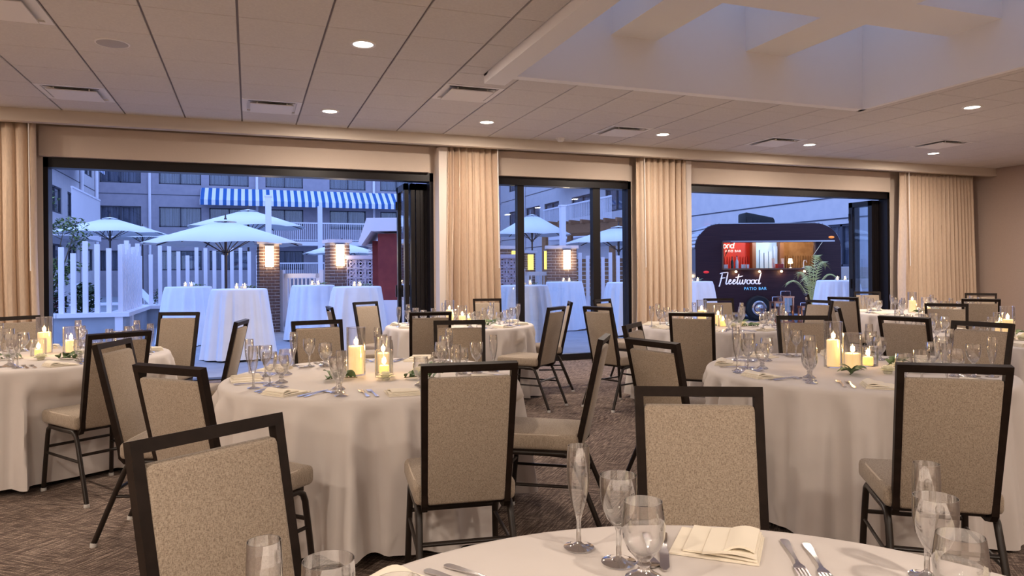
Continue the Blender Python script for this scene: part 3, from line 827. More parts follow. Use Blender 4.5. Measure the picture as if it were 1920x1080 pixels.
def sprig(loc, rz, L, n, label, s=1.0):
    t = thing('leaf_sprig', label, 'foliage', loc, rz, 'leafy sprigs around the candles')
    q = random.Random(int(loc[0] * 733 + loc[1] * 91))
    MB().tube([(0, 0, .006), (L * .5, .01, .012), (L, -.006, .008)], .0025, 5).obj('stem', 'twig', t)
    for i in range(n):
        u = (i + .5) / n; sd = 1 if i % 2 else -1
        o = link('leaf', leaf_me, t, (L * u, 0, .009), 0)
        o.rotation_euler = (R(q.uniform(5, 28)), R(q.uniform(-25, 25)), R(-90 + sd * q.uniform(35, 75))); k = s * q.uniform(1.0, 1.5); o.scale = (k, k, k)
    return t
def cluster(tb, tall_h, parts, seed):
    """parts: list of (dx, dy, glass radius, glass height, candle radius, candle height, adjective, watts)"""
    cx, cy_, nm = TABLES[tb]; q = random.Random(seed)
    for dx, dy, gr, gh, cr_, chh, adj, w in parts:
        p = (cx + dx, cy_ + dy, ZT_ + .001)
        hurricane(p, gr, gh, '%s clear glass cylinder around a candle on the %s' % (adj, nm))
        candle((p[0], p[1], p[2] + .0065), cr_, chh, '%s lit candle in a glass cylinder on the %s' % (adj, nm), w, 'waxy' if adj in ('short', 'tiny') else 'wax')
    for k, (dx, dy, a) in enumerate(((-.10, -.10, 205), (.13, -.21, -38), (.275, .0, 28))):
        sprig((cx + dx, cy_ + dy, ZT_), R(a + q.uniform(-20, 20)), .17, 8, '%s leafy green sprig among the candles of the %s' % (('left', 'front', 'right')[k], nm))
    for k, (dx, dy) in enumerate(((.03, -.22), (.23, -.12))):
        rose((cx + dx, cy_ + dy, ZT_), 1.15, '%s cream rose beside the candles of the %s' % (('left', 'right')[k], nm))
cluster('T2', 0, [(-.085, .045, .052, .262, .043, .152, 'tall', 1.0), (.075, .10, .048, .20, .036, .10, 'medium', .7), (.045, -.095, .050, .145, .027, .055, 'short', .8)], 1)
cluster('T4', 0, [(-.03, .10, .052, .262, .036, .150, 'tall', 1.0), (-.02, -.03, .050, .205, .043, .085, 'medium', .8), (.19, .06, .055, .110, .028, .045, 'short', .6)], 2)
cluster('T1', 0, [(-.06, .26, .052, .262, .043, .145, 'tall', 1.0), (.12, .20, .052, .190, .036, .085, 'medium', .8), (-.05, .06, .050, .12, .024, .04, 'short', .6)], 3)
cluster('T3', 0, [(-.10, .06, .052, .262, .040, .150, 'tall', .8), (.02, -.02, .050, .205, .036, .09, 'medium', .8), (.12, .08, .050, .12, .026, .05, 'short', .5)], 4)
cluster('T5', 0, [(-.11, .10, .052, .262, .043, .150, 'tall', .9), (.03, .02, .050, .205, .036, .10, 'medium', .8), (.00, -.10, .050, .12, .027, .05, 'short', .6)], 5)
cluster('T6', 0, [(-.06, .04, .052, .262, .043, .150, 'tall', .9), (.12, -.03, .055, .14, .036, .06, 'medium', .8), (.20, .06, .052, .19, .030, .06, 'short', .6)], 6)
cluster('T7', 0, [(.02, -.12, .052, .262, .036, .150, 'tall', .9), (.08, -.02, .050, .205, .036, .12, 'medium', .8), (.20, .08, .050, .12, .027, .05, 'short', .5)], 7)
# ================================================================== PATIO
struct(MB().bb((-40, WY + .08, -.2), (60, 120, 0)).obj('floor_patio', 'ground'))
# cocktail tables
def cocktail(i, x, y, lab):
    t = thing('cocktail_table', 'tall cocktail table under its cloth ' + lab, 'table', (x, y, 0), 0, 'patio cocktail tables')
    MB().lathe([(0, 1.04), (.385, 1.04), (.39, 1.052), (.385, 1.064), (0, 1.064)], 28).obj('tabletop', 'pole', t)
    MB().tube([(0, 0, .02), (0, 0, 1.04)], .03, 8).obj('pole', 'pole', t)
    MB().lathe([(0, 0), (.25, 0), (.25, .02), (0, .02)], 20).obj('base', 'pole', t)
    c = cloth(x, y, .40, 1.072, 1.06, 13 + i % 3, 60 + i, .13, .05, 'ocloth')
    tag(c, 'white patio tablecloth ' + lab, 'tablecloth', 'white patio tablecloths')
    q = random.Random(i)
    for k in range(2):
        a = q.uniform(0, 6.28); p = (x + .12 * (k - .5) + .03 * math.cos(a), y - .1 + .05 * math.sin(a), 1.073)
        key = ('vot',)
        if key not in VM: VM[key] = vase_me(.034, .075)
        tag(link('votive_glass', VM[key], None, p), ('left' if k == 0 else 'right') + ' glass votive holder on the patio table ' + lab, 'candle holder', 'patio votive glasses')
        candle((p[0], p[1], p[2] + .0065), .025, .032, ('left' if k == 0 else 'right') + ' votive candle on the patio table ' + lab, .25)
    sprig((x + .08, y + .03, 1.073), R(q.uniform(-30, 30)), .16, 6, 'leafy sprig on the patio table ' + lab)
    rose((x + .03, y + .06, 1.073), 1.0, 'cream flower on the patio table ' + lab)
PT = [(-1.06, 14.47, 'standing farthest left'), (-.14, 11.68, 'at left, nearest the doorway'), (1.18, 14.39, 'before the white gate'), (1.73, 12.26, 'before the red wall'),
      (4.44, 11.36, 'left in the fixed window'), (6.63, 14.5, 'in the middle of the fixed window'), (7.2, 12.69, 'at right in the fixed window'), (8.75, 12.64, 'left of the trailer'), (11.45, 11.43, 'right of the trailer')]
for i, (x, y, l) in enumerate(PT): cocktail(i, x, y, l)

# umbrellas
def umbrella(x, y, ez, tz, w, label, rz=0.3):
    t = thing('patio_umbrella', label, 'umbrella', (x, y, 0), rz, 'white patio umbrellas'); r = w / 2; n = 8
    V = [(0, 0, tz)]; F = []
    rings = [(.14, tz - .05), (.16, tz - .085), (.55, ez + (tz - ez) * .46), (1.0, ez)]
    for u, z in rings:
        for k in range(n * 4):
            a = 2 * PI * k / (n * 4); s = abs(math.cos(a * n / 2)); sag = 1 - .045 * (1 - s) * (u > .3)
            V.append((r * u * sag * math.cos(a), r * u * sag * math.sin(a), z - .03 * (1 - s) * u))
    m = n * 4
    for k in range(m): F.append((0, 1 + k, 1 + (k + 1) % m))
    for i in (1, 2):
        for k in range(m): a = 1 + i * m; F.append((a + k, a + (k + 1) % m, a + m + (k + 1) % m, a + m + k))
    can = MB().add(V, F).obj('canopy', 'umb', t, 35); md = can.modifiers.new('thick', 'SOLIDIFY'); md.thickness = .006
    MB().tube([(0, 0, .02), (0, 0, tz + .02)], .028, 10).obj('pole', 'pole', t, 60)
    MB().lathe([(0, tz + .12), (.012, tz + .1), (.02, tz + .02), (.03, tz)], 10).obj('finial', 'pole', t, 60)
    MB().lathe([(0, 0), (.28, 0), (.28, .05), (.06, .09), (.04, .25), (0, .25)], 20).obj('base', 'pole', t, 40)
    for k in range(n):
        a = 2 * PI * k / n; zz = ez + (tz - ez) * .30
        b = MB().bar((.05 * math.cos(a), .05 * math.sin(a), tz - .07), (r * .97 * math.cos(a), r * .97 * math.sin(a), ez - .012), .016, .020); b.obj('rib', 'pole', t)
        MB().bar((.035 * math.cos(a), .035 * math.sin(a), ez - .20), (r * .5 * math.cos(a), r * .5 * math.sin(a), ez + (tz - ez) * .47), .014, .016).obj('strut', 'pole', t)
    MB().lathe([(.03, ez - .24), (.05, ez - .24), (.05, ez - .17), (.03, ez - .17)], 10).obj('hub', 'pole', t)
umbrella(-.46, 16.17, 1.94, 2.46, 3.25, 'large near white umbrella above the patio tables at left')
umbrella(-.01, 21.34, 2.62, 3.13, 3.2, 'white umbrella rising behind the near one, below the striped awning')
umbrella(-4.04, 24.97, 2.60, 3.10, 3.2, 'white umbrella at the far left behind the tall white pickets')
umbrella(-4.21, 33.5, 2.85, 3.35, 2.9, 'white umbrella mostly hidden behind the far left one')
umbrella(9.0, 22.26, 2.55, 3.25, 2.65, 'white umbrella seen through the middle pane of the fixed window')
umbrella(9.79, 17.7, 2.08, 2.58, 3.2, 'white umbrella seen through the right pane of the fixed window')
umbrella(6.6, 26.5, 2.30, 2.75, 3.0, 'white umbrella at the left edge of the fixed window')
umbrella(2.9, 24.0, 1.95, 2.35, 2.6, 'low white umbrella between the two brick lamp pillars')

# brick pillars with lamps
def brick_me(w, d, h):
    V, F = rbox(w, d, h, .006, 1); return MB().add(V, F).mesh('brick', 'brick')
BH = .068
def pillar(x, y, top, rz, label, lampmat, lw, W=.44, lampdx=0.0, lamp_h=.45, yellow_side=False):
    t = thing('brick_pillar', label, 'pillar', (x, y, 0), rz, 'brick patio pillars')
    MB().bb((-W / 2 + .008, -W / 2 + .008, 0), (W / 2 - .008, W / 2 - .008, top)).obj('core', 'mortar', t)
    n = int(top / BH)
    nb = max(2, round((W - .10) / .22)); bl = (W - .10) / nb; h = W / 2 - .05
    bk = brick_me(bl - .010, .10, BH - .012)
    for k in range(n):
        z = BH * (k + .5); sh_ = .05 if k % 2 else -.05
        for side in range(4):
            for j in range(nb):
                cx_ = -(W - .10) / 2 + bl * (j + .5) + sh_
                p = [(cx_, -h), (h, cx_), (-cx_, h), (-h, -cx_)][side]
                link('brick', bk, t, (p[0], p[1], z), side * PI / 2)
    MB().bb((-W / 2 - .04, -W / 2 - .04, top), (W / 2 + .04, W / 2 + .04, top + .075)).obj('cap', 'cap', t)
    for side, mm in (((0, -1), lampmat),) + ((((-1, 0), 'lampy'),) if yellow_side else ()):
        lx, ly = side[0] * (W / 2 + .03) + (lampdx if side[0] == 0 else 0), side[1] * (W / 2 + .03)
        l = MB().box((lx, ly, top - .27), (.16 if side[0] == 0 else .06, .06 if side[0] == 0 else .16, lamp_h)).obj('lamp_diffuser', mm, t)
        MB().box((lx, ly, top - .27 + lamp_h / 2 + .012), (.18 if side[0] == 0 else .08, .08 if side[0] == 0 else .18, .024)).obj('lamp_cap', 'metal', t)
    if lw:
        lamp_point('pillar_glow', (lampdx, -W / 2 - .16, top - .27), lw, (1.0, .74, .42), .10, t)
    return t
pillar(.40, 16.7, 1.95, R(6), 'brown brick pillar with glowing lamp left of the white gate', 'lampo', 9)
pillar(1.80, 15.75, 1.95, R(8), 'brown brick pillar with glowing lamp beside the breeze-block wall', 'lampo', 2)
pillar(5.82, 16.2, 1.85, R(10), 'brick pillar with dim yellow lamp at the left of the fixed window', 'lampy', 0, .5, .14)
pillar(7.66, 19.6, 1.85, R(10), 'farther brick pillar with dim yellow lamp seen through the fixed window', 'lampy', 0, .5, .06)
pillar(7.20, 15.9, 1.85, R(-22), 'wide brick pillar with the brightest lamp in the fixed window', 'lampo', 8, .72, .12, .45, True)

# white gates
def gate(x0, y0, x1, y1, h, label):
    a = Vector((x0, y0, 0)); b = Vector((x1, y1, 0)); L = (b - a).length; rz = math.atan2(y1 - y0, x1 - x0)
    t = thing('garden_gate', label, 'gate', (x0, y0, 0), rz, 'white patio gates')
    for x in (0, L): MB().bb((x - .05, -.05, 0), (x + .05, .05, h + .08)).obj('post', 'white', t)
    for z0, z1 in ((h - .10, h), (.12, .24)): MB().bb((.05, -.025, z0), (L - .05, .025, z1)).obj('rail', 'white', t)
    for x in (.10, L - .10): MB().bb((x - .05, -.025, .1), (x + .05, .025, h)).obj('stile', 'white', t)
    n = int(L / .10)
    for i in range(1, n): MB().bb((i * L / n - .014, -.012, .2), (i * L / n + .014, .012, h - .08)).obj('baluster', 'white', t)
gate(.70, 16.75, 1.52, 16.15, 1.30, 'white barred gate between the two lit brick pillars')
gate(6.58, 16.9, 7.45, 16.5, 1.30, 'white barred gate seen through the fixed window')

# breeze-block wall
t = thing('breeze_block_wall', 'lavender breeze-block screen beside the right lamp pillar', 'wall', (2.08, 15.55, 0), R(-20))
def breeze_me():
    m = MB(); s = .097; w = .016
    m.prism([(-s, -s), (s, -s), (s, s), (-s, s)], -.05, .05, 'y', 0, [[(-s + w, -s + w), (-s + w, s - w), (s - w, s - w), (s - w, -s + w)]])
    for a, b in (((-1, -1), (1, 1)), ((-1, 1), (1, -1))): m.bar((a[0] * (s - .01), 0, a[1] * (s - .01)), (b[0] * (s - .01), 0, b[1] * (s - .01)), .07, .020, 0, up=(0, 1, 0))
    d = .055; m.prism([(-d, 0), (0, -d), (d, 0), (0, d)], -.04, .04, 'y', 0, [[(-d + .022, 0), (0, d - .022), (d - .022, 0), (0, -d + .022)]])
    return m.mesh('block', 'breeze')
bm_ = breeze_me()
for r_ in range(8):
    for c_ in range(3): link('block', bm_, t, (c_ * .20, 0, .1 + r_ * .20))
MB().bb((-.12, -.08, 1.60), (.52, .08, 1.68)).obj('coping', 'breeze', t)
MB().bb((-.10, .10, 0), (.50, .12, 1.58)).obj('backing', 'dark', t)  # dark sheet added behind the blocks so the openings read as shaded
t = thing('breeze_block_wall', 'narrow breeze-block screen at the left edge of the fixed window', 'wall', (4.98, 14.6, 0), R(-18))
for r_ in range(8):
    for c_ in range(3): link('block', bm_, t, (c_ * .20, 0, .1 + r_ * .20))
MB().bb((-.12, -.08, 1.60), (.52, .08, 1.68)).obj('coping', 'breeze', t)
MB().bb((-.10, .10, 0), (.50, .12, 1.58)).obj('backing', 'dark', t)  # same added dark sheet, standing in for shade behind the openings

# red-walled pavilion
t = thing('red_pavilion', 'small pavilion with red stucco wall and white roof fascia', 'building', (2.22, 13.04, 0), R(-20.4))
MB().bb((0, 0, .80), (1.2, .8, 2.02)).obj('wall', 'red', t)
MB().bb((0, -.01, 0), (1.2, .8, .80)).obj('plinth', 'white', t)
MB().bb((-.16, .3, .8), (0, .8, 1.9)).obj('side_wall', 'red', t)
MB().prism([(-.34, 1.84), (-.28, 1.80), (-.10, 2.06), (1.6, 2.06), (1.6, 2.30), (-.18, 2.30)], -.12, .9, 'y').obj('roof', 'white', t)
for k in range(6): MB().bb((-.24, .32, 1.62 + k * .04), (-.16, .8, 1.64 + k * .04)).obj('louvre', 'white', t)

# planter wall, caps and pickets
t = thing('planter_wall', 'low white planter wall with a coped cap at the left', 'wall', (0, 0, 0))
MB().bb((-6.5, 15.95, 0), (-2.32, 16.2, .47)).bb((-2.57, 16.2, 0), (-2.32, 19.2, .47)).bb((-2.57, 19.2, 0), (.2, 19.45, .47)).obj('body', 'pwall', t)
for x0, x1 in ((-6.5, -4.75), (-4.74, -3.50), (-3.49, -2.24)): MB().bb((x0, 15.86, .47), (x1, 16.28, .55)).obj('cap_stone', 'white', t)
MB().bb((-2.65, 16.29, .47), (-2.24, 19.1, .55)).obj('cap_stone', 'white', t)
for x0, x1 in ((-2.65, -1.3), (-1.29, .2)): MB().bb((x0, 19.11, .47), (x1, 19.5, .55)).obj('cap_stone', 'white', t)
MB().bb((-2.50, 15.90, 0), (-2.36, 15.95, .47)).bb((-2.32, 16.5, 0), (-2.27, 16.65, .47)).obj('buttress', 'white', t)
t = thing('picket_screen', 'screen of tall white square pickets of uneven height above the planter wall', 'fence', (0, 0, .55))
PKM = {}
def picket(x, y, h, par, w=.085):
    k = (round(h, 2), w)
    if k not in PKM: PKM[k] = MB().bb((-w / 2, -w / 2, 0), (w / 2, w / 2, k[0])).mesh('picket', 'white')
    link('picket', PKM[k], par, (x, y, 0))
hs = [1.36, 1.28, 1.20, 1.38, 1.48, 1.30, 1.18, 1.42]
for i in range(18): picket(-6.1 + i * .205, 16.02, hs[i % 8], t)
for i in range(15): picket(-2.44, 16.22 + i * .195, hs[(i * 3) % 8], t)
for i in range(14): picket(-2.25 + i * .205, 19.3, hs[(i * 5 + 2) % 8] + .04, t)
t = thing('picket_screen', 'screen of white pickets behind the right pane of the fixed window', 'fence', (8.0, 16.5, 0), R(-20))
MB().bb((-.1, -.12, 0), (1.85, .12, .42)).obj('base_wall', 'white', t)
for i in range(10): picket(i * .195, 0, [1.78, 1.70, 1.86, 1.66][i % 4], t)

# planting behind the planter pickets: a loose tree and low shrubs
def leafcloud(m, c, s, n, q, lw=.045):
    for _ in range(n):
        while True:
            p = Vector((q.uniform(-1, 1), q.uniform(-1, 1), q.uniform(-1, 1)))
            if p.length < 1: break
        p = Vector(c) + Vector((p.x * s[0], p.y * s[1], p.z * s[2]))
        d = Vector((q.uniform(-1, 1), q.uniform(-1, 1), q.uniform(-.6, .6))).normalized(); u = d.cross(Vector((q.uniform(-1, 1), q.uniform(-1, 1), 1))).normalized()
        L = lw * q.uniform(.7, 1.4)
        m.add([p - d * L, p + u * L * .4, p + d * L, p - u * L * .4], [(0, 1, 2, 3)], q.choice((0, 0, 1)))
MT['lf1'] = mat('tree_leaf', (.05, .085, .025), .6); MT['lf2'] = mat('tree_leaf_light', (.22, .30, .07), .6); MT['lf0'] = mat('dark_shrub_leaf', (.025, .045, .015), .7)
MT['lf3'] = mat('reddish_leaf', (.16, .05, .06), .6)
ORD = ['first', 'second', 'third', 'fourth', 'fifth', 'sixth']
q = random.Random(5)
t = thing('patio_tree', 'small loose-leaved tree behind the white pickets at far left', 'tree', (-4.1, 17.6, 0))
tk = MB(); lv = MB()
for k in range(7):
    a = q.uniform(0, 6.28); ex, ey = .62 * math.cos(a), .5 * math.sin(a); hz = q.uniform(2.2, 3.15)
    P = [(0, 0, .3), (ex * .25, ey * .25, .9), (ex * .6, ey * .6, 1.5), (ex, ey, hz)]
    tk.tube(P, .02, 6, rs=[.025, .02, .014, .006])
    for j in range(5):
        b = q.uniform(0, 6.28); z = q.uniform(1.0, hz); f = z / hz
        e = (ex * f + .35 * math.cos(b), ey * f + .35 * math.sin(b), z + .15)
        tk.tube([(ex * f, ey * f, z), e], .006, 4, rs=[.008, .003])
        leafcloud(lv, e, (.24, .20, .15), 85, q)
    leafcloud(lv, (ex, ey, hz), (.25, .25, .2), 80, q)
tk.obj('trunk', 'twig', t, 60)
fo = lv.obj('foliage', ['lf1', 'lf2'], t); fo['kind'] = 'stuff'
for i in range(6):
    x = -6.0 + i * .56; m = MB(); leafcloud(m, (0, 0, .66 + .08 * (i % 3)), (.265, .4, .36), 520, q, .06)
    o = m.obj('shrub', ['lf0', 'lf3'] if i % 3 == 1 else (['lf0', 'lf0'] if i % 3 == 0 else ['lf0', 'lf1']), None, None, (x, 16.75 + .2 * (i % 2), 0))
    tag(o, ['dark green', 'reddish', 'mid-green'][i % 3] + ' low shrub behind the front pickets, ' + ORD[i] + ' from the left', 'shrub', 'front planter shrubs')
struct(MB().bb((-6.5, 16.2, .1), (-2.57, 19.2, .36)).obj('floor_planter_soil', 'soil'))
for i in range(6):
    m = MB(); leafcloud(m, (0, 0, .72), (.2, .15, .24), 160, q, .04)
    o = m.obj('shrub', ['lf1', 'lf3'], None, None, (-2.1 + i * .44, 19.75, 0))
    tag(o, 'low shrub behind the rear row of white pickets, ' + ORD[i] + ' from the left', 'shrub', 'rear planter shrubs')

# sun loungers on the deck behind the pickets
def lounger(x, y, rz, label):
    t = thing('sun_lounger', label, 'sun lounger', (x, y, 0), rz, 'sun loungers')
    MB().bb((-.95, -.33, .34), (.95, -.28, .40)).bb((-.95, .28, .34), (.95, .33, .40)).bb((.9, -.33, .34), (.95, .33, .40)).obj('frame', 'white', t)
    MB().bb((-.35, -.29, .385), (.92, .29, .402)).obj('sling', 'ocloth', t)
    MB().bar((-.35, 0, .40), (-.92, 0, 1.02), .58, .03, 0, up=(0, 0, 1)).obj('backrest', 'ocloth', t)
    MB().bar((-.7, .25, .37), (-.72, .25, .80), .03, .03).obj('back_strut', 'white', t)
    for sx_ in (-.8, .8):
        for sy_ in (-.3, .3): MB().bb((sx_ - .025, sy_ - .025, 0), (sx_ + .025, sy_ + .025, .36)).obj('leg', 'white', t)
lounger(-4.3, 25.8, R(-12), 'sun lounger with raised back behind the left row of pickets')
lounger(-2.4, 24.0, R(-12), 'sun lounger with raised back behind the corner of the picket screen')
lounger(-.9, 25.4, R(-12), 'sun lounger with raised back behind the rear row of pickets')

# pergola and tall white posts
t = thing('pergola', 'brown timber pergola seen through the fixed window', 'pergola', (10.9, 25.6, 0), R(-58))
for x in (0, 3.0):
    for y in (0, 1.8): MB().bb((x - .09, y - .09, 0), (x + .09, y + .09, 2.75)).obj('post', 'timber', t)
for y in (0, 1.8): MB().bb((-.3, y - .07, 2.75), (3.6, y + .07, 3.10)).obj('beam', 'timber', t)
for k in range(8): MB().bb((-.2 + k * .5, -.3, 3.10), (-.12 + k * .5, 2.1, 3.24)).obj('rafter', 'timber', t)
for k in range(9): MB().bb((.1, 1.86, .3 + k * .17), (2.9, 1.89, .44 + k * .17)).obj('slat', 'timber', t)
for x, y, h, l in ((8.15, 17.9, 3.10, 'tall plain white post in the fixed window'), (.46, 18.55, 3.2, 'tall plain white post left of the white column below the awning')):
    t = thing('white_post', l, 'post', (x, y, 0)); MB().bb((-.07, -.07, 0), (.07, .07, h)).obj('shaft', 'white', t); MB().bb((-.09, -.09, h), (.09, .09, h + .04)).obj('cap', 'white', t)

# ================================================================== HOTEL WINGS
FY = 48.0; XL, XR = -8.35, 17.04
def window_part(par, w, h, M, name='window'):
    """window whose outer face lies in local y = 0 plane, centre at M"""
    f = MB()
    for lo, hi in (((-w / 2, -h / 2), (-w / 2 + .07, h / 2)), ((w / 2 - .07, -h / 2), (w / 2, h / 2)), ((-w / 2, -h / 2), (w / 2, -h / 2 + .08)), ((-w / 2, h / 2 - .07), (w / 2, h / 2)), ((-.04, -h / 2), (.04, h / 2))):
        f.bb((lo[0], -.03, lo[1]), (hi[0], .06, hi[1]))
    me = f.mesh('window', 'wframe'); o = bpy.data.objects.new(name, me); C.objects.link(o); o.parent = par; o.matrix_local = M
    g = MB().bb((-w / 2 + .03, .02, -h / 2 + .03), (w / 2 - .03, .03, h / 2 - .03)).mesh('pane', 'pane'); p = bpy.data.objects.new('pane', g); C.objects.link(p); p.parent = o
    nV = int(w / .07); V = []; F = []
    for i in range(nV + 1):
        x = -w / 2 + .05 + (w - .1) * i / nV; y = .10 + .03 * (i % 2)
        V += [(x, y, -h / 2 + .03), (x, y, h / 2 - .03)]
    for i in range(nV): F.append((2 * i, 2 * i + 2, 2 * i + 3, 2 * i + 1))
    d = MB().add(V, F).mesh('drape', 'drape'); p = bpy.data.objects.new('drape', d); C.objects.link(p); p.parent = o
    return o
def wallface(par, rects, a0, a1, z0, z1, to3, depth, m='stucco'):
    """wall slab in plane with rectangular window holes; to3(a, z, d)->xyz"""
    holes = [[(x0, b0), (x0, b1), (x1, b1), (x1, b0)] for x0, x1, b0, b1 in rects]
    mb = MB(); mb.prism([(a0, z0), (a1, z0), (a1, z1), (a0, z1)], 0, depth, 'y', 0, holes)
    V = [to3(v[0], v[2], v[1]) for v in mb.v]; mb.v = V
    return mb.obj('wall', m, par)
# --- main facade, parallel to the window wall
t = thing('hotel_facade', 'lavender hotel facade with curtained windows facing the patio', 'building', (0, FY, 0))
cols = [(-8.30, -6.09), (-5.13, -2.74), (-2.31, .03), (1.02, 3.35), (5.01, 7.39), (8.35, 10.6), (11.6, 13.9), (14.3, 16.4)]
rows = [(1.55, 2.76), (4.20, 5.44), (6.83, 8.10)]
rects = [(a + .01, b - .01, z0, z1) for a, b in cols for z0, z1 in rows]
wallface(t, rects, XL, XR, 0, 11.5, lambda a, z, d: (a, d, z), .3)
for a, b in cols:
    for z0, z1 in rows:
        window_part(t, b - a - .02, z1 - z0, Matrix.Translation(((a + b) / 2, .08, (z0 + z1) / 2)))
MB().bb((XL, .45, 0), (XR, .5, 11.5)).obj('inner_wall', 'wframe', t)
for x in (-5.62, .51, 7.92): MB().tube([(x, -.09, 0), (x, -.09, 11.4)], .085, 10).obj('downpipe', 'white', t, 60)
for z in (3.45, 6.18): MB().bb((XL, -.012, z - .02), (XR, .0, z + .02)).obj('joint', 'wframe', t)
# awning
aw = MB(); x0, x1 = -2.75, 10.4
aw.add([(x0, -.1, 6.67), (x1, -.1, 6.67), (x1, -1.4, 5.82), (x0, -1.4, 5.82), (x1, -1.4, 5.50), (x0, -1.4, 5.50)], [(0, 1, 2, 3), (3, 2, 4, 5)])
aw.add([(x0, -.1, 6.67), (x0, -1.4, 5.82), (x0, -.1, 5.82), (x1, -.1, 6.67), (x1, -1.4, 5.82), (x1, -.1, 5.82)], [(0, 1, 2), (5, 4, 3)])
awo = aw.obj('awning', 'awn', t); md = awo.modifiers.new('thick', 'SOLIDIFY'); md.thickness = .02
# balcony deck, columns, railings
MB().bb((1.0, -1.75, 3.05), (10.6, 0, 3.30)).obj('balcony_deck', 'white', t)
for x in (4.24, 10.5): MB().bb((x - .14, -1.78, 0), (x + .14, -1.5, 5.55)).obj('column', 'white', t)
def railing(par, a, b, z0, z1, step=.12):
    a = Vector(a); b = Vector(b); L = (b - a).length; d = (b - a) / L; m = MB()
    up = Vector((0, 0, 1))
    m.bar(a + up * z1, b + up * z1, .08, .08); m.bar(a + up * (z0 + .06), b + up * (z0 + .06), .05, .05)
    n = int(L / step)
    for i in range(n + 1): p = a + d * (L * i / n); m.bar(p + up * z0, p + up * z1, .028, .028)
    return m.obj('railing', 'white', par)
railing(t, (1.0, -1.7, 0), (4.1, -1.7, 0), 3.34, 4.47); railing(t, (4.38, -1.7, 0), (10.4, -1.7, 0), 3.34, 4.47)
railing(t, (1.0, -1.7, 0), (4.1, -1.7, 0), .95, 1.95); railing(t, (4.38, -1.7, 0), (10.4, -1.7, 0), .95, 1.95)
# --- left wing
t = thing('hotel_wing', 'pale hotel wing receding at the far left of the doorway view', 'building', (XL, 0, 0))
lr = [(37.0, 39.2), (40.3, 42.2), (44.2, 46.3)]
rects = [(a, b, z0, z1) for a, b in lr for z0, z1 in ((1.55, 2.76), (4.2, 5.44), (6.83, 8.1))]
wallface(t, rects, 26, 47.99, 0, 11.5, lambda a, z, d: (-d, a, z), .3, 'stuccow')
for a, b, z0, z1 in rects:
    window_part(t, b - a, z1 - z0, Matrix.Translation((-.08, (a + b) / 2, (z0 + z1) / 2)) @ Matrix.Rotation(R(90), 4, 'Z'))
MB().bb((-.5, 26, 0), (-.45, 47.99, 11.5)).obj('inner_wall', 'wframe', t)
MB().bb((.0, 36, 3.05), (1.1, 42.3, 3.30)).obj('balcony_deck', 'white', t)
railing(t, (1.05, 36, 0), (1.05, 42.3, 0), 3.5, 5.2)
for y in (43.0, 46.9): MB().tube([(.1, y, 0), (.1, y, 11.4)], .09, 8).obj('downpipe', 'white', t, 60)
MB().bb((0, 26, 6.16), (.012, 48, 6.2)).obj('joint', 'wframe', t)
a2 = MB().add([(0, 34, 7.6), (0, 42.2, 7.6), (1.3, 42.2, 6.9), (1.3, 34, 6.9), (1.3, 42.2, 6.55), (1.3, 34, 6.55)], [(0, 1, 2, 3), (3, 2, 4, 5)])
MT['awn2'] = stripes('striped_awning_side', (.88, .86, .88), (.03, .13, .38), .42, 1)
o = a2.obj('awning', 'awn2', t); md = o.modifiers.new('thick', 'SOLIDIFY'); md.thickness = .02
# --- right wing
t = thing('hotel_wing', 'pale blue hotel wing behind the trailer and fixed window', 'building', (XR, 0, 0))
rr_ = [(16.3, 17.2, 1.38, 2.69)] + [(a, a + 2.3, z0, z1) for a in (23.8, 28.2, 31.6, 35.0, 37.9, 40.8, 43.6) for z0, z1 in ((4.82, 6.0),)]
rr_ = [(16.2, 17.6, 1.38, 2.69)] + [(23.0, 25.4, 4.83, 6.0)] + [(a, b, 4.28, 5.44) for a, b in ((30.0, 32.2), (33.6, 36.2), (37.9, 40.1), (40.85, 43.2), (44.3, 46.4))] + [(a, b, 6.83, 8.1) for a, b in ((16.0, 18.2), (19.6, 21.8), (40.8, 43.2), (44.3, 46.4))]
wallface(t, rr_, 10.5, 47.99, 0, 11.5, lambda a, z, d: (d, a, z), .3, 'stuccow')
for a, b, z0, z1 in rr_:
    window_part(t, b - a, z1 - z0, Matrix.Translation((.08, (a + b) / 2, (z0 + z1) / 2)) @ Matrix.Rotation(R(-90), 4, 'Z'))
MB().bb((.45, 10.5, 0), (.5, 47.99, 11.5)).obj('inner_wall', 'wframe', t)
for z, w in ((3.53, .02), (2.86, .02), (6.25, .02)): MB().bb((-.012, 10.5, z - w), (0, 48, z + w)).obj('joint', 'wframe', t)
railing(t, (-1.1, 29.5, 0), (-1.1, 37.6, 0), 3.35, 4.82)
MB().bb((-1.15, 29.5, 3.05), (0, 37.6, 3.32)).obj('balcony_deck', 'white', t)
MB().bb((-.02, 15.6, .75), (.0, 17.3, 1.36)).obj('warm_light_patch', 'beige', t)  # beige slab paints a patch of warm light onto the wing wall
a3 = MB().add([(0, 29.6, 7.3), (0, 37.6, 7.3), (-1.2, 37.6, 6.55), (-1.2, 29.6, 6.55), (-1.2, 37.6, 6.2), (-1.2, 29.6, 6.2)], [(0, 1, 2, 3), (3, 2, 4, 5)])
o = a3.obj('awning', 'awn2', t); md = o.modifiers.new('thick', 'SOLIDIFY'); md.thickness = .02
MB().tube([(-.1, 43.3, 0), (-.1, 43.3, 11.4)], .09, 8).obj('downpipe', 'white', t, 60)
t = thing('fire_strobe', 'small red alarm light on the wing wall above the trailer roof', 'alarm', (XR - .02, 23.6, 2.90))
MB().box((-.05, 0, 0), (.1, .34, .24)).obj('body', 'redm', t); MB().lathe([(0, -.2), (.07, -.2), (.05, -.1), (0, -.1)], 10, c=(-.08, 0, 0)).obj('horn', 'redm', t)
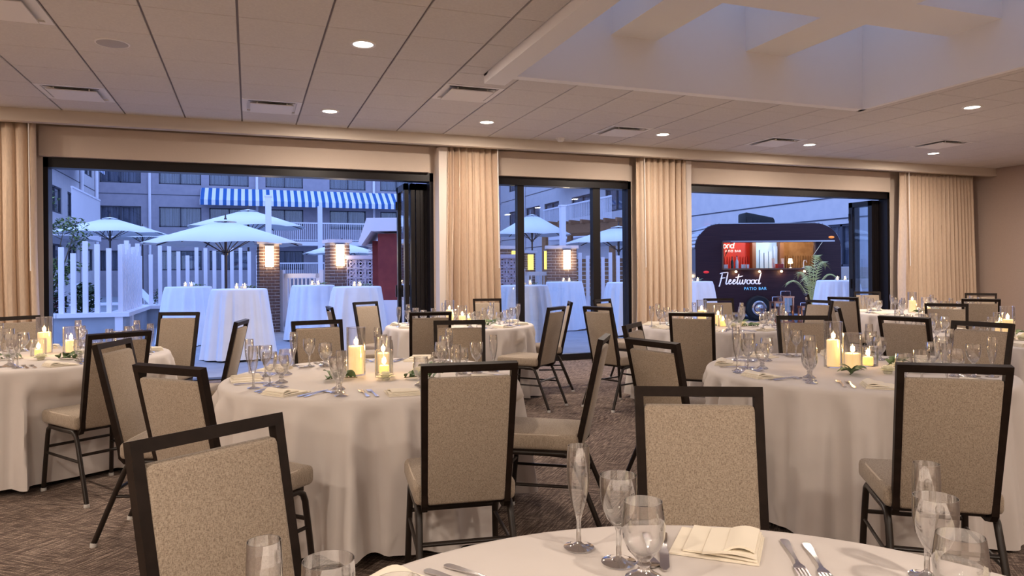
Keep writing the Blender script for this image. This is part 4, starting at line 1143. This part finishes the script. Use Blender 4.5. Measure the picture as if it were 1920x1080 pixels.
# ================================================================== TRAILER BAR
TL, TH, TD = 3.69, 2.47, 2.1
def tr_prof(inset=0.0, n=10):
    r = .62; P = []; x0, x1, z0, z1 = inset, TL - inset, .20 + inset, TH - inset
    for cx_, cz_, a0 in ((x1 - r, z1 - r, 0), (x0 + r, z1 - r, 90)):
        for i in range(n + 1):
            a = R(a0 + 90 * i / n); P.append((cx_ + r * math.cos(a), cz_ + r * math.sin(a)))
    rb = .16
    for cx_, cz_, a0 in ((x0 + rb, z0 + rb, 180), (x1 - rb, z0 + rb, 270)):
        for i in range(5):
            a = R(a0 + 90 * i / 4); P.append((cx_ + rb * math.cos(a), cz_ + rb * math.sin(a)))
    return P
t = trailer = thing('bar_trailer', 'dark wood-clad vintage trailer serving as a patio bar', 'trailer', (10.65, 15.25, 0), -YAW)
WX_, WZ_ = (.70, 3.01), (1.345, 2.0)
hole = [(WX_[0], WZ_[0]), (WX_[0], WZ_[1]), (WX_[1], WZ_[1]), (WX_[1], WZ_[0])]
whl = [(1.56 + .37 * math.cos(a), .36 + .37 * math.sin(a)) for a in [R(200 - 220 * i / 14) for i in range(15)]]
whl = [p for p in whl if p[1] > .24]
MB().prism(tr_prof(), 0, .05, 'y', 0, [hole]).obj('front_wall', 'wood', t)
MB().prism(tr_prof(), TD - .05, TD, 'y').obj('rear_wall', 'wood', t)
P = tr_prof(); sh = MB(); Pi = tr_prof(.04)
n = len(P); V = []; F = []
LW = (.45, 1.72, 1.32, 1.92)     # left end window: y0,y1,z0,z1
for i in range(n):
    a, b = P[i], P[(i + 1) % n]
    if abs(a[0]) < .002 and abs(b[0]) < .002 and abs(a[1] - b[1]) > .5: continue    # straight left end, built with a window
    o = len(V); V += [(a[0], .05, a[1]), (b[0], .05, b[1]), (b[0], TD - .05, b[1]), (a[0], TD - .05, a[1])]; F.append((o, o + 1, o + 2, o + 3))
so = sh.add(V, F).obj('shell', 'metal', t, 50); md = so.modifiers.new('thick', 'SOLIDIFY'); md.thickness = .03
MB().prism([(.05, .36), (TD - .05, .36), (TD - .05, TH - .62), (.05, TH - .62)], 0, .03, 'x', 0, [[(LW[0], LW[2] - .02), (LW[0], TH - .68), (LW[1], TH - .68), (LW[1], LW[2] - .02)]]).obj('end_wall', 'metal', t)
# window surround, counter and lifted hatch
s = MB()
for lo, hi in (((WX_[0] - .04, WZ_[0] - .03), (WX_[0], WZ_[1] + .03)), ((WX_[1], WZ_[0] - .03), (WX_[1] + .04, WZ_[1] + .03)), ((WX_[0], WZ_[1]), (WX_[1], WZ_[1] + .03)), ((WX_[0], WZ_[0] - .03), (WX_[1], WZ_[0]))):
    s.bb((lo[0], -.02, lo[1]), (hi[0], .06, hi[1]))
s.obj('window_surround', 'trim', t)
MB().bb((WX_[0] - .05, -.14, WZ_[0] - .035), (WX_[1] + .05, .35, WZ_[0])).obj('counter', 'trim', t)
h = MB().bar((WX_[0] - .02, -.34, WZ_[1] + .015), (WX_[1] + .22, -.34, WZ_[1] + .015), .66, .03, 0, up=(0, -.05, 1)).obj('hatch', 'metal', t)
for x in (WX_[0] + .03, WX_[1] - .03): MB().bar((x, -.02, WZ_[1] - .35), (x, -.6, WZ_[1]), .018, .018).obj('hatch_strut', 'chrome', h)
# interior
MB().bb((.1, 1.30, .3), (1.85, 1.34, 2.2)).obj('red_panel', 'redpanel', t)
MB().bb((1.85, 1.34, .3), (2.60, 1.38, 2.2)).obj('blue_panel', 'bluec', t)
MB().bb((2.60, 1.30, .3), (3.63, 1.34, 2.2)).obj('brown_panel', 'slatw', t)
for k in range(13):
    x = .90 + k * .072
    MB().bb((x, 1.27, 1.1), (x + .040, 1.30, 1.66)).obj('slat', 'redpanel', t)
for k in range(13):
    x = 2.70 + k * .070
    MB().bb((x, 1.27, 1.1), (x + .036, 1.30, 1.68)).obj('slat', 'slatw', t)
for k, (x, hh) in enumerate(((1.93, .60), (2.05, .50), (2.18, .42), (2.30, .46), (2.43, .60))): MB().bb((x, 1.22, 1.30), (x + .10, 1.28, 1.34 + hh)).obj('board', 'bluec', t)
for x in (1.86, 2.61): MB().bb((x - .05, 1.1, .3), (x + .05, 1.36, 2.2)).obj('stud', 'trim', t)
MB().bb((.06, .06, .28), (TL - .06, TD - .06, .34)).obj('floor_pan', 'dark', t)
MB().bb((.25, .40, 1.16), (3.4, .75, 1.20)).obj('back_counter', 'trim', t)
for x, wv, cc in ((1.2, 30, (1.0, .45, .25)), (2.1, 26, (.75, .88, 1.0)), (2.95, 26, (1.0, .68, .36))): lamp_point('bar_glow', (x, .62, 2.12), wv, cc, .06, t)
for x in (1.2, 2.1, 2.95): MB().lathe([(0, 2.22), (.06, 2.22), (.06, 2.19), (0, 2.185)], 12, c=(x, .62, 0)).obj('ceiling_lamp', 'bulb', t)
# sconces under the window
for k, x in enumerate((.99, 1.585, 2.14, 2.72)):
    MB().tube([(x, .0, 1.30), (x, -.07, 1.31), (x, -.09, 1.285)], .010, 6).obj('sconce_arm', 'trim', t)
    MB().lathe([(0, 1.235), (.022, 1.24), (.028, 1.26), (.016, 1.285), (0, 1.287)], 12, c=(x, -.09, 0)).obj('sconce_bulb', 'bulb', t, 50)
    lamp_point('sconce_glow', (x, -.10, 1.215), .9, (1.0, .62, .28), .02, t)
# plank joints on the front
# roof unit, markers
rv, rf = rbox(.79, .62, .40, .05, 2)
rv = [Vector((v.x + 1.82, v.y + .8, v.z + TH + .14 - (.22 * max(0, (v.x - .12) / .28) ** 2 if v.z > 0 else 0))) for v in rv]
u = MB().add(rv, rf).obj('roof_unit', 'rubber', t, 40)
MB().bb((1.47, .47, TH + .03), (1.60, .485, TH + .20)).obj('grille', 'dark', u)
for x, z, m_, nm in ((3.45, 2.12, 'orange', 'amber_marker'), (.26, 1.255, 'redm', 'red_marker')):
    MB().lathe([(0, 0), (.075, 0), (.05, .02), (0, .03)], 14).obj(nm, m_, t, 50).matrix_local = Matrix.Translation((x, 0, z)) @ Matrix.Rotation(R(90), 4, 'X') @ Matrix.Diagonal((1, .45, 1, 1))
# wheel
wh = MB().lathe([(.16, -.10), (.28, -.10), (.315, -.07), (.315, .07), (.28, .10), (.16, .10)], 32).obj('wheel', 'rubber', t, 40)
wh.matrix_local = Matrix.Translation((1.56, -.03, .335)) @ Matrix.Rotation(R(90), 4, 'X')
MB().lathe([(0, .13), (.05, .128), (.07, .11), (.12, .105), (.15, .115), (.185, .10), (.19, .08), (0, .08)], 28).obj('hubcap', 'chrome', wh, 50)
MB().bar((-.9, .95, .36), (.1, .95, .36), .10, .10).obj('hitch', 'metal', t)
for x in (.35, 3.3): MB().bb((x - .04, .3, 0), (x + .04, .38, .3)).obj('jack', 'metal', t)
# shelves in the left end opening
for k in range(11): MB().bb((.35, .1 + k * .16, 1.2), (.38, .2 + k * .16, 1.85)).obj('slat', 'slatw', t)
MB().bb((-.10, LW[0] - .05, LW[2] - .05), (.25, LW[1] + .05, LW[2] - .02)).obj('side_counter', 'trim', t)
MB().bar((-.28, LW[0] - .05, TH - .60), (-.28, LW[1] + .05, TH - .60), .58, .03).obj('side_hatch', 'metal', t)
for y in (.7, 1.05, 1.4): MB().lathe([(0, 0), (.03, .01), (.035, .04), (.012, .07), (0, .07)], 10, c=(-.06, y, 1.12)).obj('side_bulb', 'bulb', t, 50)

# ---- brush lettering
def strokes_mesh(name, S, sc, sl, w, m):
    mb = MB()
    for P in S:
        pts = []; Q = [P[0]] + list(P) + [P[-1]]
        for i in range(1, len(Q) - 2):
            for k in range(6):
                u = k / 6; p0, p1, p2, p3 = [Vector((a[0], a[1])) for a in Q[i - 1:i + 3]]
                pts.append(.5 * ((2 * p1) + (-p0 + p2) * u + (2 * p0 - 5 * p1 + 4 * p2 - p3) * u * u + (-p0 + 3 * p1 - 3 * p2 + p3) * u ** 3))
        pts.append(Vector(P[-1])); V = []; F = []; N = len(pts)
        for i, p in enumerate(pts):
            d = pts[min(i + 1, N - 1)] - pts[max(i - 1, 0)]
            if d.length < 1e-6: d = Vector((1, 0))
            d.normalize(); nn = Vector((-d.y, d.x)); e = min(i, N - 1 - i) / max(1, N - 1)
            ww = w * (.55 + .45 * min(1, e * 8)) * (.8 + .35 * abs(d.y))
            for s_ in (-1, 1):
                c = p + nn * s_ * ww / 2
                for yy in (-.006, 0): V.append(((c.x + sl * c.y) * sc, yy, c.y * sc))
        for i in range(N - 1):
            a = 4 * i; b = a + 4
            F += [(a, a + 2, b + 2, b), (a + 1, b + 1, b + 3, a + 3), (a, b, b + 1, a + 1), (a + 2, a + 3, b + 3, b + 2)]
        F += [(0, 1, 3, 2), (4 * N - 4, 4 * N - 2, 4 * N - 1, 4 * N - 3)]
        mb.add(V, F)
    return mb.mesh(name, m)
def oring(x, r=.19, y=.2): return [(x + r * math.cos(a) * .85, y + r * math.sin(a)) for a in [R(80 + 40 * i) for i in range(10)]]
SC = [ [(.10, 1.0), (.02, .35), (-.06, -.10), (-.10, -.22)], [(-.12, .98), (.15, 1.06), (.62, 1.10)], [(-.04, .52), (.2, .58), (.42, .60)],
       [(.62, 1.10), (.56, .5), (.52, .1), (.60, .0), (.72, .12)],
       [(.76, .18), (.92, .26), (.96, .40), (.86, .42), (.78, .22), (.84, .02), (1.0, .06), (1.10, .18)],
       [(1.14, .18), (1.30, .26), (1.34, .40), (1.24, .42), (1.16, .22), (1.22, .02), (1.38, .06), (1.50, .22)],
       [(1.66, .95), (1.58, .4), (1.56, .08), (1.64, .0), (1.76, .14)], [(1.36, .62), (1.6, .66), (2.05, .76)],
       [(1.82, .42), (1.80, .12), (1.88, .0), (2.02, .12), (2.06, .40), (2.06, .12), (2.16, .0), (2.28, .14), (2.32, .42), (2.42, .36)],
       oring(2.62), [(2.68, .38), (2.82, .34)], oring(3.02), [(3.08, .38), (3.22, .34)],
       oring(3.42), [(3.72, 1.05), (3.62, .5), (3.58, .1), (3.66, .0), (3.78, .10)] ]
wm = strokes_mesh('brush_lettering', SC, .272, .10, .095, 'sign')
o = link('brush_lettering', wm, t, (.615, -.001, .945)); o['label'] = 'white brush-script name lettering'
def text_mesh(body, size, m, ext=.004, space=1.25):
    cu = bpy.data.curves.new('txt', 'FONT'); cu.body = body; cu.size = size; cu.extrude = ext; cu.space_character = space; cu.offset = size * .016
    ob_ = bpy.data.objects.new('txt', cu); C.objects.link(ob_)
    me = bpy.data.meshes.new_from_object(ob_.evaluated_get(bpy.context.evaluated_depsgraph_get()))
    bpy.data.objects.remove(ob_); bpy.data.curves.remove(cu); me.materials.clear(); me.materials.append(MT[m]); return me
def put_text(body, size, m, loc, par, name, label, space=1.25):
    o = bpy.data.objects.new(name, text_mesh(body, size, m, .004, space)); C.objects.link(o); o.parent = par
    o.matrix_local = Matrix.Translation(loc) @ Matrix.Rotation(R(90), 4, 'X'); o['label'] = label
put_text('PATIO BAR', .098, 'signb', (1.215, -.005, .795), t, 'block_lettering', 'small blue capital lettering', 1.22)
put_text('ATIO BAR', .085, 'sign', (1.13, 1.29, 1.79), t, 'inner_lettering', 'small white capital lettering inside', 1.2)
im = strokes_mesh('inner_script', [oring(0), oring(.40), oring(.80), [(1.10, 1.05), (1.0, .5), (.96, .1), (1.04, 0)]], .25, .1, .10, 'sign')
link('inner_script', im, t, (1.12, 1.296, 1.90))
MT_tr = trailer.matrix_world if False else Matrix.Translation((10.65, 15.25, 0)) @ Matrix.Rotation(-YAW, 4, 'Z')
def trw(x, y, z): return tuple(MT_tr @ Vector((x, y, z)))
# things on the counter
def bottle(x, m, lab, s=1.0):
    tt = thing('bottle', lab, 'bottle', trw(x, .18, WZ_[0]), 0, 'bottles on the trailer counter')
    MB().lathe([(0, 0), (.036 * s, 0), (.037 * s, .15 * s), (.030 * s, .19 * s), (.013 * s, .22 * s), (.012 * s, .29 * s), (0, .29 * s)], 14).obj('body', m, tt, 50)
    MB().lathe([(0, .288 * s), (.014 * s, .288 * s), (.014 * s, .31 * s), (0, .31 * s)], 10).obj('cap', 'dark', tt)
bottle(.98, 'bottle', 'dark bottle at the left of the trailer counter'); bottle(1.10, 'clearb', 'pale bottle with dark cap on the trailer counter', 1.05)
for k, x in enumerate((.76, .83, 1.22, 1.29, 1.36)):
    tag(MB().lathe([(0, 0), (.03, 0), (.034, .10), (.032, .10), (.028, .006), (0, .006)], 14).obj('tumbler', 'clearb', None, 50, trw(x, .12 + .05 * (k % 2), WZ_[0])),
        ('%s of the pale tumblers on the trailer counter' % ('first', 'second', 'third', 'fourth', 'fifth')[k]) + ', counted from the left', 'glass', 'tumblers on the trailer counter')
tt = thing('counter_box', 'small red box on the trailer counter', 'box', trw(2.16, .10, WZ_[0])); MB().bb((-.09, -.05, 0), (.09, .05, .10)).obj('carton', 'redpanel', tt); MB().bb((-.09, -.05, .10), (.09, .05, .108)).obj('lid', 'redpanel', tt)
for k, x in enumerate((2.06, 2.30)):
    tt = thing('straw_jar', ('left' if k == 0 else 'right') + ' jar of pale straws on the trailer counter', 'jar', trw(x, .25, WZ_[0]), 0, 'straw jars')
    MB().lathe([(0, 0), (.035, 0), (.035, .13), (.03, .13), (.03, .006), (0, .006)], 12).obj('jar', 'clearb', tt, 50)
    for j in range(6): a = j * 1.05; MB().bar((.015 * math.cos(a), .015 * math.sin(a), .01), (.035 * math.cos(a), .035 * math.sin(a), .25), .008, .008).obj('straw', 'clearb', tt)
tt = thing('counter_lamp', 'small glowing lamp on the right of the trailer counter', 'lamp', trw(2.52, .30, WZ_[0])); MB().lathe([(0, 0), (.05, 0), (.012, .02), (.010, .12), (0, .12)], 14).obj('base', 'metal', tt, 50); MB().lathe([(.055, .12), (.04, .24), (0, .24), (0, .12)], 16).obj('shade', 'bulb', tt, 50)
tt = thing('beer_tap', 'white tap arch at the right end of the trailer counter', 'tap', trw(2.86, .20, WZ_[0])); MB().tube([(-.05, 0, 0), (-.05, 0, .14), (-.03, 0, .19), (.03, 0, .19), (.05, 0, .14)], .014, 8).obj('arch', 'clearb', tt, 60); MB().lathe([(0, 0), (.035, 0), (.03, .02), (0, .02)], 10, c=(-.05, 0, 0)).obj('foot', 'clearb', tt)

# copper lanterns
def lantern(x, y, w, hh, hd, label):
    tt = thing('lantern', label, 'lantern', (x, y, 0), -YAW + R(8), 'copper lanterns'); b = w / 2
    for sx_ in (-1, 1):
        for sy_ in (-1, 1): MB().bb((sx_ * b - .018, sy_ * b - .018, .03), (sx_ * b + .018, sy_ * b + .018, hh)).obj('post', 'copper', tt)
    MB().bb((-b - .025, -b - .025, 0), (b + .025, b + .025, .035)).obj('base', 'copper', tt)
    MB().prism([(-b - .025, -b - .025), (b + .025, -b - .025), (b + .025, b + .025), (-b - .025, b + .025)], hh - .03, hh + .012, 'z', 0, [[(-b + .02, -b + .02), (-b + .02, b - .02), (b - .02, b - .02), (b - .02, -b + .02)]]).obj('top_frame', 'copper', tt)
    for sx_, sy_ in ((0, -1), (0, 1), (-1, 0), (1, 0)):
        c = (sx_ * b, sy_ * b, (hh + .03) / 2); d = (.004 if sx_ else w - .036, .004 if sy_ else w - .036, hh - .07); MB().box(c, d).obj('pane', 'lglass', tt)
    MB().tube([(-b, 0, hh), (-b, 0, hh + hd - .01), (-b + .01, 0, hh + hd), (b - .01, 0, hh + hd), (b, 0, hh + hd - .01), (b, 0, hh)], .009, 6).obj('handle', 'chrome', tt, 60)
    candle((x, y, .036), .045, hh * .3, 'candle inside the ' + label, .3)
lantern(12.02, 13.90, .22, .52, .12, 'left copper lantern before the trailer wheel')
lantern(12.42, 14.05, .25, .64, .13, 'tallest copper lantern of the three before the trailer')
lantern(12.66, 13.70, .17, .40, .09, 'smallest copper lantern at the right of the three')

# potted palm
t = thing('potted_palm', 'potted palm with feathery fronds in front of the trailer', 'plant', (12.25, 13.0, 0))
MB().lathe([(0, 0), (.16, 0), (.21, .36), (.19, .36), (.17, .33), (0, .33)], 24).obj('pot', 'pot', t, 50)
q = random.Random(11)
fr_ = [(-150, .55, 1.05), (-110, .5, .95), (160, .6, .95), (20, .35, 1.55), (60, .45, 1.30), (-30, .55, 1.10), (100, .4, 1.15), (5, .5, 1.4)]
for a, rch, top in fr_:
    m = MB(); a = R(a); L = 12; P = []
    for i in range(L + 1):
        u = i / L; P.append(Vector((rch * u ** 1.25 * math.cos(a), rch * u ** 1.25 * math.sin(a), .33 + (top - .33 + .12) * math.sin(u * 1.9) / math.sin(1.9) * (1 - .12 * u * u))))
    m.tube(P, .008, 5, rs=[.012 - .009 * i / L for i in range(L + 1)])
    for i in range(4, L + 1):
        for sd in (-1, 1):
            for e in (0, .5):
                k = min(L - 1, i - 1); p = P[k].lerp(P[min(L, k + 1)], e); d = (P[min(L, k + 1)] - P[k]).normalized(); s_ = d.cross(Vector((0, 0, 1))).normalized() * sd
                tip = p + s_ * (.17 - .006 * i) + d * .12 - Vector((0, 0, .05)); wv = d * .016
                m.add([p - wv, p + wv, tip], [(0, 1, 2)])
    m.obj('frond', 'palm', t)
